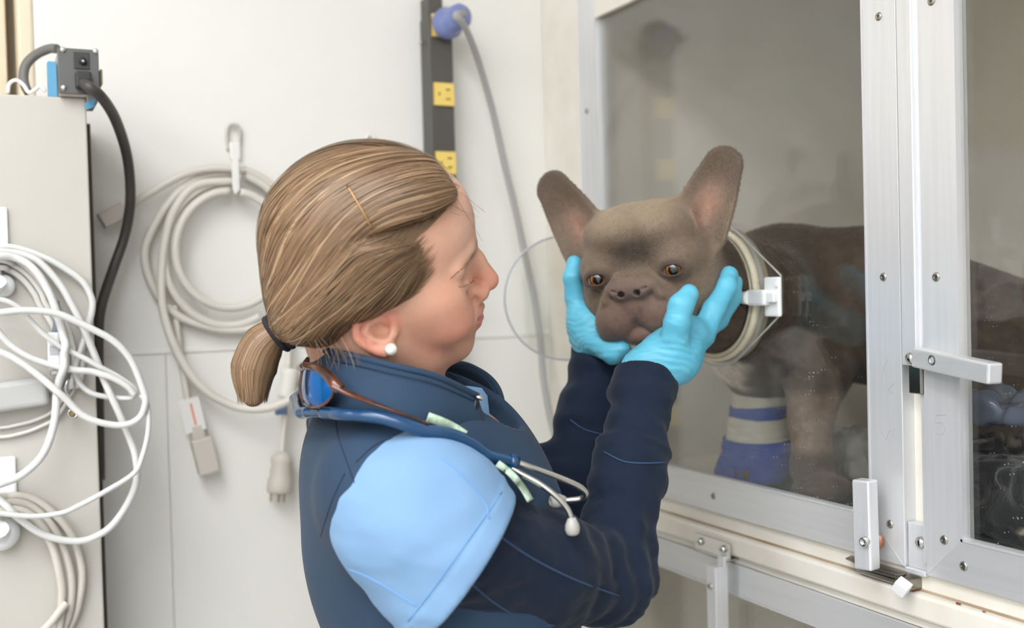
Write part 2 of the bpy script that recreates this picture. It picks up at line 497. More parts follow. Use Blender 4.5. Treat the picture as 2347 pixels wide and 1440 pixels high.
MB().box((.80, 1.387, .0), (1.40, 1.44, 2.3), .002).build('side_panel', cream_m, kb)
MB().box((.822, 1.383, .3), (1.40, 1.387, 2.0)).build('liner_panel', inner_m, kb)
MB().box((.80, -.38, .0), (1.40, -.35, 2.3), .002).build('side_panel', cream_m, kb)
MB().box((.822, -.35, 2.0), (1.40, 1.40, 2.03)).build('top_panel', inner_m, kb)
MB().box((.81, -.35, 2.03), (1.40, 1.40, 2.3)).build('header_panel', cream_m, kb)
MB().box((.80, 1.44, .0), (.83, 1.4995, 2.3), .001).build('filler_strip', cream_m, kb)
# sill: upper strip, rusty groove, projecting lip
MB().box((.806, -.35, 1.198), (.835, 1.387, 1.232), .001).build('sill_strip', cream_m, kb)
gr_m = mat('dirty_groove', (176, 160, 136), .8, noise=(26, 6, (122, 76, 40), .7), stretch=(1, .5, 1))
MB().box((.8052, -.35, 1.196), (.84, 1.387, 1.1985)).build('sill_groove', gr_m, kb)
MB().box((.795, -.35, 1.172), (.84, 1.387, 1.1962), .003).build('sill_lip', cream_m, kb)
MB().box((.803, -.35, 1.1615), (.84, 1.387, 1.172), .001).build('sill_strip', cream_m, kb)
MB().box((.84, -.35, .58), (1.40, 1.387, .6)).build('floor_panel', inner_m, kb)
MB().box((.80, -.35, .0), (.83, 1.387, .6), .002).build('plinth_panel', cream_m, kb)
# centre post
MB().box((.816, .742, 1.19), (.84, .773, 2.03), .001).build('centre_post', cream_m, kb)

def bev_prism(mb, pts, ax, b=.001):
    bm = bmesh.new(); n = len(pts)
    a = [bm.verts.new(Vector(p)) for p in pts]; c = [bm.verts.new(Vector(p)+Vector(ax)) for p in pts]
    bm.faces.new(a[::-1]); bm.faces.new(c)
    for i in range(n): bm.faces.new((a[i], a[(i+1) % n], c[(i+1) % n], c[i]))
    bmesh.ops.recalc_face_normals(bm, faces=bm.faces[:])
    if b: bmesh.ops.bevel(bm, geom=bm.edges[:], offset=b, segments=2, profile=.5, affect='EDGES')
    mb.bm(bm); bm.free(); return mb

def pane_with_hole(y0, y1, z0, z1, x0, x1, hc=None, hr=0, n=72):
    mb = MB()
    if hc is None: return mb.box((x0, y0, z0), (x1, y1, z1))
    angs = sorted([2*math.pi*k/n for k in range(n)] + [math.atan2(zz-hc[1], yy-hc[0]) % (2*math.pi) for yy in (y0, y1) for zz in (z0, z1)])
    o, i_ = [], []
    for a in angs:
        c, s = math.cos(a), math.sin(a)
        t = min([((y1 if c > 0 else y0)-hc[0])/c if abs(c) > 1e-9 else 9, ((z1 if s > 0 else z0)-hc[1])/s if abs(s) > 1e-9 else 9])
        o.append((hc[0]+c*t, hc[1]+s*t)); i_.append((hc[0]+c*hr, hc[1]+s*hr))
    k = len(angs); V = []
    for x in (x0, x1):
        V += [(x, *p) for p in o] + [(x, *p) for p in i_]
    Fc = []
    for j in range(k):
        j2 = (j+1) % k
        Fc += [(j, j2, k+j2, k+j), (2*k+j, 3*k+j, 3*k+j2, 2*k+j2), (j, 2*k+j, 2*k+j2, j2), (k+j, k+j2, 3*k+j2, 3*k+j)]
    return mb.add(V, Fc)

def door(y0, y1, z0, z1, ws, wr, hole=None, wtop=None, ws2=None):
    """aluminium frame with mitred corners; y0 < y1; ws stile width at y0, ws2 at y1, wr bottom rail"""
    ws2 = ws2 or ws; wtop = wtop or wr
    e = empty('door', (KX, (y0+y1)/2, z0), parent=kb)
    A = [(KX, y0, z0), (KX, y1, z0), (KX, y1, z1), (KX, y0, z1)]
    B = [(KX, y0+ws, z0+wr), (KX, y1-ws2, z0+wr), (KX, y1-ws2, z1-wtop), (KX, y0+ws, z1-wtop)]
    names = ['rail', 'stile', 'rail', 'stile']
    for i in range(4):
        j = (i+1) % 4
        mb = bev_prism(MB(), [A[i], A[j], B[j], B[i]], (.018, 0, 0), .0007)
        mb.build(names[i], alu_h_m if i % 2 == 0 else alu_m, e)
    # glazing bead round the opening
    bd = MB(); t = .0022
    by0, by1, bz0, bz1 = B[0][1], B[1][1], B[0][2], B[2][2]
    bd.box((KX-.0008, by0, bz0), (KX+.010, by0+t, bz1)); bd.box((KX-.0008, by1-t, bz0), (KX+.010, by1, bz1))
    bd.box((KX-.0008, by0, bz0), (KX+.010, by1, bz0+t)); bd.box((KX-.0008, by0, bz1-t), (KX+.010, by1, bz1))
    bd.build('glazing_bead', alu_m, e)
    pane_with_hole(by0, by1, bz0, bz1, KX+.006, KX+.011, *(hole or ())).build('pane', acryl_m, e)
    return e
HC, HR = (1.060, 1.487), .0745
door1 = door(.7704, 1.387, 1.2175, 2.0, .0432, .0425, hole=(HC, HR+.002), ws2=.0504)
door2 = door(-.15, .7433, 1.2155, 2.0, .0415, .041, ws2=.0409)
ldoor = door(.25, 1.375, .64, 1.161, .043, .036, ws2=.043)
MB().box((.7985, .8136, 1.888), (.8055, 1.3366, 1.9575), .001).build('cover_strip', cream_m, door1, label='cream strip along the top of the pane')

# ---- screws
def screw_mesh():
    mb = MB()
    mb.lathe([(.0045, 0), (.0045, .0004), (.0040, .0012), (.0028, .0017), (.0012, .0017), (.0010, .0009), (0, .0009)], (0, 0, 0), (-1, 0, 0), 20)
    mb.box((-.00185, -.0021, -.00035), (-.00165, .0021, .00035)); mb.box((-.00185, -.00035, -.0021), (-.00165, .00035, .0021))
    return mb.mesh('screw')
SCREW = screw_mesh(); SCREW.materials.append(mat('screw_head', (176, 172, 164), .28, 1.0)); SCREW.materials.append(mat('screw_slot', (70, 62, 52), .6))
SLOT = [p for p in SCREW.polygons]
for p in SLOT[-12:]: p.material_index = 1
def screw(u, v, parent, x=KX, s=1.0):
    p = PX(u, v, x)
    o = bpy.data.objects.new('screw', SCREW); COL.objects.link(o)
    o.location = p; o.rotation_euler = (rnd.uniform(0, 1.5), 0, 0); o.scale = (s, s, s)
    o.parent = parent; o.matrix_parent_inverse = PINV[parent.name]
    return o
for (u, v) in ((2014, 38), (2025, 635), (2040, 1202), (1635, 1137), (1345, 255)): screw(u, v, door1, s=.95)
for (u, v) in ((2146, 635), (2164, 1238), (2209, 1298), (2135, 2)): screw(u, v, door2, s=1.0)

# ---- port: clear plate, cream gasket ring, white clip, swung-open lid
def ring(mb, c, R0, R1, x0, x1, n=64, bev=.0):
    prof = []
    V = []; Fc = []
    sec = [(R0, x1), (R0, x0+.0015), (R0+.0015, x0), ((R0+R1)/2-.0006, x0), ((R0+R1)/2, x0+.0016), ((R0+R1)/2+.0006, x0), (R1-.0015, x0+.0003), (R1, x0+.0018), (R1, x1)]
    m = len(sec)
    for k in range(n):
        a = 2*math.pi*k/n
        for (r, x) in sec: V.append((x, c[0]+r*math.cos(a), c[1]+r*math.sin(a)))
    for k in range(n):
        k2 = (k+1) % n
        for j in range(m):
            j2 = (j+1) % m
            Fc.append((k*m+j, k*m+j2, k2*m+j2, k2*m+j))
    return mb.add(V, Fc, True)
ring(MB(), HC, HR-.0045, HR+.0065, KX-.010, KX+.013).build('port_gasket', mat('cream_rubber', (226, 216, 190), .45, noise=(30, 3, (205, 190, 158), .6)), door1, label='cream gasket ring round the port')
ring(MB(), HC, HR+.0065, HR+.009, KX-.002, KX+.006).build('port_rim', clear_edge_m, door1)
# teardrop plate
def tear(c, R, tab_y, zb, zt, n=40):
    pts = []
    def tang(py, pz, sgn):
        dy, dz = py-c[0], pz-c[1]; d = math.hypot(dy, dz); a = math.atan2(dz, dy); b = math.acos(R/d)
        return a+sgn*b
    a0 = tang(tab_y, zt, -1); a1 = tang(tab_y, zb, 1)
    # tab lies toward -y: go the long way round from top tangent to bottom tangent
    while a0 < 0: a0 += 2*math.pi
    while a1 < a0: a1 += 2*math.pi
    if a1-a0 < math.pi: a0, a1 = a1, a0+2*math.pi
    for k in range(n+1):
        a = a0+(a1-a0)*k/n
        pts.append((c[0]+R*math.cos(a), c[1]+R*math.sin(a)))
    return pts, a0, a1
tp, ta0, ta1 = tear(HC, .0865, .9395, 1.4655, 1.508)
endA, endB = tp[-1], tp[0]
tabs = [(.9395, 1.508), (.9395, 1.4655)]
if (endA[1] < HC[1]): tabs = tabs[::-1]
loop = tp+tabs
# plate with a round opening: strips between loop and inner circle
def plate_hole(loop, c, r, x0, x1):
    ang = [math.atan2(p[1]-c[1], p[0]-c[0]) for p in loop]
    inn = [(c[0]+r*math.cos(a), c[1]+r*math.sin(a)) for a in ang]
    k = len(loop); V = []
    for x in (x0, x1): V += [(x, *p) for p in loop]+[(x, *p) for p in inn]
    Fc = []
    for j in range(k):
        j2 = (j+1) % k
        Fc += [(j, j2, k+j2, k+j), (2*k+j, 3*k+j, 3*k+j2, 2*k+j2), (j, 2*k+j, 2*k+j2, j2), (k+j, k+j2, 3*k+j2, 3*k+j)]
    return MB().add(V, Fc)
plate_hole(loop, HC, HR+.0068, KX-.0055, KX-.0005).build('port_plate', clear_m, door1, label='clear plate round the port')
edge = MB(); edge.tube([(KX-.0045, p[0], p[1]) for p in loop], .0011, 6, closed=True, sub=1)
edge.build('plate_edge', clear_edge_m, door1)
# white clip at the tip of the plate
white_p_m = mat('white_plastic', (240, 239, 236), .3, spec=.5)
cl = MB()
cl.box((KX-.0105, .9365, 1.462), (KX-.0055, .962, 1.5065), .0018)
cl.box((KX-.020, .951, 1.4745), (KX-.0095, .9835, 1.4925), .003)
cl.box((KX-.017, .938, 1.478), (KX-.0095, .951, 1.489), .0015)
cl.tube([(KX-.0185, .979, 1.4835), (KX-.0195, .987, 1.4835), (KX-.0205, .993, 1.4835)], [.0075, .0072, .0055], 14, sub=3)
cl.box((KX-.0135, .9375, 1.4955), (KX-.0105, .9405, 1.501), .0006)
cl.build('latch_clip', white_p_m, door1, label='white plastic clip beside the port')
# lid: disc swung open about the far edge of the port
lc = P(1297, 683, 1.405)
ln = CAM-lc+np.array((.22, -.05, .0)); ln /= np.linalg.norm(ln)      # stands nearly square to the room
lid = MB()
LR = .0815
lid.lathe([(0, 0), (LR, 0), (LR, .004), (0, .004)], lc, ln, 72, smooth=False)
lid_o = lid.build('port_lid', clear_m, door1, label='clear round port lid swung open')
rm = MB(); lx_ = np.cross((0, 0, 1.0), ln); lx_ /= np.linalg.norm(lx_); ly_ = np.cross(ln, lx_)
rm.tube([lc+ln*.002+(lx_*math.cos(2*math.pi*k/60)+ly_*math.sin(2*math.pi*k/60))*LR for k in range(60)], .0015, 8, closed=True, sub=1)
rm.build('lid_edge', mat('lid_edge_acrylic', (190, 190, 198), .2, alpha=.75), door1)
hg = MB(); hp = np.array((KX-.006, HC[0]+.088, HC[1]))
for dz in (-.014, .014):
    a = lc-lx_*(-LR*.97 if np.dot(hp-lc, lx_) > 0 else LR*.97)+np.array((0, 0, dz)); b = hp+np.array((0, 0, dz))
    hg.tube([a, (a+b)/2, b], .004, 8, sub=2)
hg.build('lid_hinge', white_p_m, door1)

# ---- latch between the doors (dome rivet, rod, dark bracket, lever bar)
MB().box((KX-.004, .7475, PX(2095, 838, KX)[2]), (KX+.012, .7665, 2.0), .0015).build('latch_rod', alu_m, door1)
MB().box((KX+.001, .7435, 1.226), (KX+.014, .7475, 2.0)).build('rod_guide', alu_m, door1)
MB().box((KX-.0035, .7435, PX(2097, 902, KX)[2]), (KX+.010, .7585, PX(2097, 838, KX)[2]), .001).build('latch_bracket', dark_steel_m, door1)
p = PX(2088, 821, KX-.004)
MB().lathe([(.0058, 0), (.0056, .002), (.0042, .0038), (.002, .0048), (0, .005)], p, (-1, 0, 0), 20).build('dome_rivet', steel_m, door1)
MB().box((KX-.003, .7475, PX(2102, 872, KX)[2]), (KX+.003, .7515, PX(2102, 842, KX)[2]), .0012).build('latch_pin', alu_m, door1)
a = PX(2104, 819, .793); b = P(2282, 857, .915)
d = b-a; ln_ = np.linalg.norm(d)
MB().box((-ln_/2, -.0075, -.0092), (ln_/2, .0075, .0092), .002, mtx=None).build('lever', alu_h_m, door2)
lev = bpy.data.objects[[o.name for o in bpy.data.objects if o.name.startswith('lever')][-1]]
lev.data.transform(Matrix.Translation(Vector((a+b)/2)) @ frame_mtx(d).to_4x4())
p = PX(2137, 826, .7800)
q = MB(); q.lathe([(.0056, -.004), (.0056, .0), (.0048, .0009), (.0030, .0009), (.0026, -.0015), (0, -.0015)], p, (-1, .1, 0), 20)
q.build('cap_screw', steel_m, door2)
# small block and rivet at the bottom of the post
MB().box((KX+.003, .7440, 1.2185), (KX+.016, .7690, PX(2110, 1205, KX)[2]), .001).build('post_block', alu_m, kb)
MB().box((KX-.002, .7440, 1.2135), (KX+.016, .7690, 1.2185), .0008).build('post_shelf', alu_m, kb)
p = PX(2111, 1243, KX+.003)
MB().lathe([(.0058, 0), (.0055, .002), (.0042, .0038), (.002, .0048), (0, .005)], p, (-1, 0, 0), 20).build('dome_rivet', steel_m, kb)

# ---- lever latch at the foot of the door (upright bar on a dark plate)
a = P(1988, 1304, 1.058); b = P(1982, 1099, 1.058)
d = b-a; ln_ = np.linalg.norm(d)
o = MB().box((-ln_/2, -.0095, -.0085), (ln_/2, .0095, .0085), .002).build('lever', alu_m, door1)
o.data.transform(Matrix.Translation(Vector((a+b)/2)) @ frame_mtx(d, z=np.array((-1, -.25, 0))).to_4x4())
p = P(1979, 1243, 1.0455)
MB().lathe([(.0046, -.006), (.0046, .0), (.0040, .0009), (.0026, .0009), (.0022, -.001), (0, -.001)], p, (-1, -.35, 0), 20).build('cap_screw', steel_m, door1)
p = P(2011, 1242, 1.066)
MB().lathe([(.0075, 0), (.0075, .002), (0, .002)], p, (-.2, -1, 0), 20).build('washer', mat('copper_washer', (200, 150, 125), .35, .9), door1)
pl = MB(); zc = 1.2115
pts = [PZ(u, v, zc) for (u, v) in ((1938, 1279), (1962, 1268), (2024, 1288), (2084, 1305), (2074, 1316), (2052, 1318), (1990, 1302))]
bev_prism(pl, pts, (0, 0, -.0016), .0003)
pl.build('latch_plate', dark_steel_m, kb)
MB().box((KX-.012, .755, 1.199), (KX+.008, .772, zc-.0016), .001).build('plate_bracket', dark_steel_m, kb)
MB().box((KX-.004, .772, 1.1985), (KX+.008, .832, 1.2040), .001).build('plate_bracket', steel_m, kb)

# ---- latch and hinge plate of the lower door
hp = [PZ(u, v, 1.1705) for (u, v) in ((1612, 1264), (1655, 1252), (1732, 1272), (1732, 1290), (1700, 1294))]
MB().box((.789, 1.035, 1.1665), (.806, 1.105, 1.1685), .0006).build('strike_plate', steel_m, kb)
MB().box((.7895, 1.035, 1.1685), (.7925, 1.105, 1.188), .0008).build('strike_plate', steel_m, kb)
for yy in (1.093, 1.047):
    MB().lathe([(.005, 0), (.0047, .0025), (.003, .0045), (0, .005)], (.7895, yy, 1.179), (-1, 0, 0), 16).build('dome_rivet', steel_m, kb)
a = PX(1643, 1290, .782); 
MB().box((.772, a[1]-.009, 1.02), (.792, a[1]+.009, 1.160), .0018).build('lever', alu_m, ldoor)
MB().box((.785, a[1]-.009, 1.155), (.790, a[1]+.003, 1.171), .001).build('lever_lip', alu_m, ldoor)
MB().lathe([(.0046, -.002), (.0046, .0), (.0040, .0012), (.0026, .0012), (.0022, -.001), (0, -.001)], (.772, a[1]+.001, 1.135), (-1, 0, 0), 20).build('cap_screw', steel_m, ldoor)

# pencil marks on the stiles
pencil_m = mat('pencil_graphite', (168, 168, 168), .7)
def pencil(pts, parent):
    q = [PX(u, v, KX-.0002) for (u, v) in pts]
    mb = MB(); mb.tube(q, .00022, 5, sub=4); mb.build('pencil_mark', pencil_m, parent)
pencil([(2036, 822), (2026, 845), (2022, 872), (2027, 890)], door1)
pencil([(2052, 878), (2040, 888), (2038, 898), (2048, 900)], door1)
pencil([(2021, 982), (2027, 996), (2031, 1007)], door1); pencil([(2031, 1007), (2036, 994), (2041, 983)], door1)
pencil([(2048, 980), (2048, 993), (2049, 1006)], door1)
pencil([(2169, 951), (2155, 952), (2145, 953)], door2)
pencil([(2145, 953), (2144, 963), (2144, 970), (2156, 969), (2166, 977), (2164, 992), (2154, 996), (2144, 994)], door2)
# ================================================================== dog
DH = P(1486, 622, 1.185)               # middle of the dog's head
_dz = CAM-DH; _dz /= np.linalg.norm(_dz)
_dx = np.cross(UP, _dz); _dx /= np.linalg.norm(_dx); _dy = np.cross(_dz, _dx)
def _rot(a, b, ang): return a*math.cos(ang)+b*math.sin(ang), b*math.cos(ang)-a*math.sin(ang)
_a = math.radians(15)                  # turned toward the tan door side
_dz, _dx = _dz*math.cos(_a)-_dx*math.sin(_a), _dx*math.cos(_a)+_dz*math.sin(_a)
_a = math.radians(6)                   # chin tucked
_dz, _dy = _dz*math.cos(_a)-_dy*math.sin(_a), _dy*math.cos(_a)+_dz*math.sin(_a)
_a = math.radians(7)                   # head tilt
_dx, _dy = _dx*math.cos(_a)+_dy*math.sin(_a), _dy*math.cos(_a)-_dx*math.sin(_a)
DR = np.stack([_dx, _dy, _dz], 1)      # columns: head axes in the world
YS = 1.14                              # the lower face is drawn a little shorter
def dl(p):
    q = (p-DH)@DR; q[:, 1] = np.where(q[:, 1] < 0, q[:, 1]*YS, q[:, 1]); return q
def dw(q):
    q = np.array(q, float); q[1] = q[1]/YS if q[1] < 0 else q[1]; return DH+DR@q

EARS = {}
for s in (-1, 1):
    b = np.array((s*.058, .039, -.018)) if s > 0 else np.array((-.062, .034, -.018)); t = np.array((.0935, .1015, -.022)) if s > 0 else np.array((-.103, .107, -.022))
    e1 = (t-b)/np.linalg.norm(t-b)
    nrm = np.array((s*.10, .06, 1.0)); e3 = nrm-e1*np.dot(nrm, e1); e3 /= np.linalg.norm(e3)
    e2 = np.cross(e3, e1)
    EARS[s] = (b, np.stack([e1, e2, e3], 1), np.linalg.norm(t-b))
def ear_local(q, s):
    b, R, ln = EARS[s]; return (q-b)@R, ln
def f_ear(q, s):
    l, ln = ear_local(q, s)
    x = l[:, 0]; t = np.clip(x/ln, 0, 1)
    r = .0340-.0120*t+.0015*np.sin(t*3.14)
    d2 = np.sqrt((x-t*ln)**2+(l[:, 1]*1.0)**2)-r
    z = l[:, 2]-16.0*(np.abs(l[:, 1])**2)*(1-.45*t)+.003
    th = .0042+.004*(1-t)
    return smax(d2, np.abs(z)-th, .006)*.8

def f_doghead(q):
    """q in head coordinates; mirrored left-right"""
    m = q.copy(); m[:, 0] = np.abs(m[:, 0])
    d = s_ell(m, (0, .012, -.022), (.071, .061, .070))
    d = smin(d, s_ell(m, (.020, .044, .006), (.045, .030, .050)), .02)          # forehead, flat skull
    d = smin(d, s_ell(m, (.044, -.024, -.006), (.033, .047, .050)), .022)        # cheeks
    d = smin(d, s_ell(m, (.040, .012, .030), (.026, .020, .026)), .014)          # brow over the eyes
    d = smin(d, s_ell(m, (0, -.030, .046), (.041, .034, .034)), .014)            # muzzle
    d = smin(d, s_ell(m, (.0240, -.0465, .056), (.0250, .0275, .0245)), .007)        # flews
    d = smin(d, s_ell(m, (.037, -.060, .040), (.016, .024, .024)), .010)         # flew corners
    d = smin(d, s_ell(m, (0, -.0700, .0505), (.0250, .0150, .0195)), .003)            # chin
    # medial groove of forehead
    d = smax(d, -s_cap(m, (0, .070, .050), (0, .022, .066), .004, .006), .014)
    # rope wrinkle over the nose
    rope = s_chain(m, [np.array(c) for c in ((0, .0045, .0745), (.013, .0025, .0755), (.0230, -.009, .0745), (.030, -.024, .072), (.038, -.040, .062))], [.0058, .0062, .0060, .0055, .004], .003)
    groove = s_chain(m, [np.array(c) for c in ((0, .0130, .0765), (.015, .0105, .0780), (.0300, -.003, .0760), (.0385, -.022, .071), (.050, -.044, .060))], [.0030, .0038, .0038, .0032, .0020], .002)
    d = smin(d, rope, .004)
    d = smax(d, -groove, .0022)
    # nose pad and nostrils
    nose = s_ell(m, (0, -.012, .0795), (.0185, .0110, .0080))
    nose = smin(nose, s_ell(m, (.0110, -.0140, .0812), (.0088, .0088, .0060)), .005)
    d = smin(d, nose, .007)
    d = smax(d, -s_cap(m, (.0075, -.0155, .0935), (.0095, -.0170, .0790), .0034, .0040), .0020)
    d = smax(d, -s_cap(m, (.0105, -.0140, .0910), (.0185, -.0115, .0830), .0018, .0010), .002)
    d = smax(d, -s_cap(m, (0, -.012, .0955), (0, -.054, .0880), .0014, .0014), .0015)
    # mouth line: from under the nose split outwards below the flews
    d = smax(d, -s_chain(m, [np.array(c) for c in ((0, -.0560, .0865), (.011, -.0625, .0820), (.020, -.0745, .0720), (.027, -.083, .056))], [.0018, .0026, .003, .003], .002), .0016)
    # wrinkles: cheek folds, under-eye, brow
    d = smax(d, -s_chain(m, [np.array(c) for c in ((.046, -.014, .062), (.057, -.034, .050), (.060, -.056, .040))], [.0016, .0030, .0018], .002), .008)
    d = smax(d, -s_chain(m, [np.array(c) for c in ((.010, .030, .070), (.026, .023, .068), (.040, .026, .062))], [.0008, .0015, .0008], .002), .007)
    # eyes: lids ring then opening
    ec = np.array((.0420, .003, .0535))
    d = smin(d, s_ell(m, ec+np.array((.000, .0000, -.001)), (.0165, .0125, .0105)), .006)
    d = smax(d, -s_ell(m, ec+np.array((.0000, -.0008, .008)), (.0104, .0056, .012)), .0016)
    return d

EYE = np.array((.0420, .003, .0535))
HB = np.array((.835, 1.065, 1.475))                  # where the neck passes the port
def f_dog(p):
    d = np.full(len(p), 9.0)
    # ---- trunk
    T = [np.array((.86, 1.065, 1.478)), PX(1795, 690, .975), PX(2010, 700, 1.04), PX(2290, 785, 1.12)]
    d = s_chain(p, T, [.066, .096, .094, .083], .04)
    d = smin(d, s_ell(p, PX(1740, 770, .93), (.065, .085, .075)), .05)          # chest
    # ---- neck to head
    nb = dw((0, .0, -.045))
    d = smin(d, s_chain(p, [nb, np.array((.80, 1.062, 1.487)), T[0]], [.062, .0635, .066], .03), .03)
    # ---- legs
    def leg(pts, rs, k=.03):
        return s_chain(p, pts, rs, .012)
    nf = [PX(1845, 740, .945), PX(1872, 850, .925), PX(1858, 960, .915), PX(1862, 1070, .905), PX(1876, 1128, .895)]
    d = smin(d, leg(nf, [.060, .042, .026, .024, .026]), .03)
    ff = [PX(1765, 770, .965), PX(1745, 880, .945), PX(1742, 960, .935), PX(1738, 1040, .925), PX(1722, 1088, .918)]
    d = smin(d, leg(ff, [.055, .034, .024, .023, .025]), .025)
    for (fp, dy) in ((np.array((.882, .972, 1.254)), 0), (np.array((.914, 1.136, 1.2495)), 0)):
        ft = s_ell(p, fp, (.036, .026, (fp[2]-KF)*.98))
        for t in (-.016, -.0055, .0055, .016):
            ft = smin(ft, s_ell(p, fp+np.array((-.026+abs(t)*.4, t, -.002)), (.017, .0065, .0145)), .003)
        d = smin(d, ft, .014)
    # ---- hind legs
    for (hx, hy) in ((1.06, .86), (1.20, 1.00)):
        d = smin(d, s_chain(p, [np.array((hx+.02, hy+.02, 1.40)), np.array((hx-.02, hy+.03, 1.33)), np.array((hx+.045, hy-.01, 1.29)), np.array((hx+.02, hy+.0, 1.256))], [.055, .04, .022, .022], .015), .03)
        d = smin(d, s_ell(p, np.array((hx+.0, hy+.01, 1.252)), (.036, .026, .016)), .012)
    # short tail
    d = smin(d, s_cap(p, PX(2335, 735, 1.17), PX(2360, 745, 1.2), .018, .012), .02)
    # ---- head
    q = dl(p)
    near = (np.abs(q) < np.array((.16, .17, .15))).all(1)
    if near.any():
        qn = q[near]
        h = smin(f_doghead(qn), d[near], .028)
        for s in (-1, 1):
            h = smin(h, f_ear(qn, s), .012)
            # cavity of the ear opening
            l, ln = ear_local(qn, s)
            h = smax(h, -s_ell(l, (.020, -s*.002, .016), (.026, .0125, .0175)), .006)
        d[near] = h
    # the neck slips through the gasket and past the clip
    rho = np.hypot(p[:, 1]-HC[0], p[:, 2]-HC[1])
    d = smax(d, rho-(HR-.0050)-6.0*np.maximum(np.abs(p[:, 0]-.801)-.013, 0), .004)
    d = smax(d, -s_cap(p, (KX-.0150, .970, 1.4835), (KX-.0205, .9935, 1.4835), .0105, .0080), .002)
    # keep the floor flat under the paws
    return smax(d, (KF+.0001)-p[:, 2], .004)

def dog_near(p):
    """f_dog where the dog can be, a large value elsewhere"""
    d = np.full(len(p), .5); k = ((p > np.array((.52, .72, 1.20)))&(p < np.array((1.40, 1.32, 1.72)))).all(1)
    if k.any(): d[k] = f_dog(p[k])
    return d
v1, q1 = surf(lambda p: smax(f_dog(p), p[:, 0]-.807, .002), (.50, .80, 1.36), (.812, 1.20, 1.72), .0016, relax=2)
v2, q2 = surf(lambda p: smax(f_dog(p), .795-p[:, 0], .002), (.785, .74, 1.225), (1.36, 1.30, 1.62), .0040, relax=1)
dv = np.concatenate([v1, v2]); dq = np.concatenate([q1, q2+len(v1)])
def dog_colour(p):
    q = dl(p); m = q.copy(); m[:, 0] = np.abs(m[:, 0])
    n1, n2, n3 = vnoise(p, 55, 1), vnoise(p, 160, 2), vnoise(p, 420, 3)
    base = np.tile(L3((84, 69, 57)), (len(p), 1))
    hd = sstep(-.075, -.02, q[:, 2])*(np.abs(q) < .2).all(1)
    c = mixc(base, L3((113, 97, 81)), hd)
    # brindle on the trunk
    br = (1-hd)*np.clip(.5+.5*vnoise(p*np.array((1, 1, .35)), 90, 5)+.3*n2, 0, 1)
    c = mixc(c, L3((56, 45, 37)), br*.6)
    c = mixc(c, L3((112, 96, 80)), np.clip(n1-.1, 0, 1)*.35*(1-hd*.5))
    # paler crown, darker stop between the eyes
    c = mixc(c, L3((154, 136, 112)), hd*sstep(.030, .070, q[:, 1])*sstep(.062, .03, m[:, 0])*.65)
    dk = np.exp(-((q[:, 0]/.028)**2+((q[:, 1]-.027)/.017)**2))*(q[:, 2] > .03)
    c = mixc(c, L3((52, 45, 40)), np.clip(dk*1.0+dk*n2*.3, 0, 1)*.85)
    # muzzle: brownish pink, nose darker
    mz = np.exp(-((m[:, 0]/.048)**2+((q[:, 1]+.050)/.036)**2))*sstep(.045, .065, q[:, 2])
    c = mixc(c, L3((112, 86, 76)), np.clip(mz*1.2, 0, 1)*.85)
    c = mixc(c, L3((78, 62, 56)), np.clip(n2*1.4+n3*.5, 0, 1)*mz*.75)
    ns = np.exp(-((m[:, 0]/.021)**4+((q[:, 1]+.015)/.0145)**4))*(q[:, 2] > .07)
    c = mixc(c, L3((96, 78, 72)), ns*.8)
    ch = np.exp(-((m[:, 0]/.022)**2+((q[:, 1]+.069)/.013)**2))*(q[:, 2] > .04)
    c = mixc(c, L3((116, 88, 77)), ch*.7)
    # eyelid rims dark
    er = np.linalg.norm((m-EYE)/np.array((1.0, .75, 1)), axis=1)
    c = mixc(c, L3((58, 44, 40)), np.exp(-((er-.0125)/.0040)**2)*.8)
    # ears: pink inside, grey-brown rim
    for s in (-1, 1):
        l, ln = ear_local(q, s)
        z = l[:, 2]-16.0*(np.abs(l[:, 1])**2)
        ins = np.exp(-(((l[:, 0]-.028)/.026)**2+(l[:, 1]/.0125)**2))*(z > -.004)*(np.abs(l[:, 1]) < .04)*(l[:, 2] > -.02)
        inear = (l[:, 0] > -.02)*(l[:, 0] < .12)*(np.abs(l[:, 1]) < .04)*(np.abs(l[:, 2]) < .04)
        c = mixc(c, L3((172, 134, 116)), np.clip(ins*1.15, 0, 1)*inear*.85)
        c = mixc(c, L3((76, 62, 52)), inear*sstep(.03, .07, l[:, 0])*.6)
    # white chest and throat
    wc = PX(1640, 820, .87)
    wd = np.linalg.norm((p-wc)/np.array((.05, .062, .052)), axis=1)+n1*.25
    c = mixc(c, L3((226, 214, 200)), sstep(1.15, .75, wd))
    # pale shaved stretch on the near foreleg
    sh = sstep(1.285, 1.30, p[:, 2])*sstep(1.375, 1.355, p[:, 2])*(p[:, 1] < 1.07)*(p[:, 1] > .93)*(p[:, 0] < .98)
    c = mixc(c, L3((150, 128, 112)), sh*.75)
    k3 = (.10+.16*(1-hd))[:, None]
    return np.clip(c*(1+k3*n3[:, None]+(.06+.14*(1-hd))[:, None]*n2[:, None]), 0, 1)
dcol = dog_colour(dv)
fur_m = mat('dog_coat', attr='Col', rough=.62, spec=.25, sheen=.15, bump=(900, .25, .0006))
dog = link('dog', qmesh('dog', dv, dq, dcol), fur_m, None, 'grey-brown bulldog with upright ears and its head through the port', 'dog')
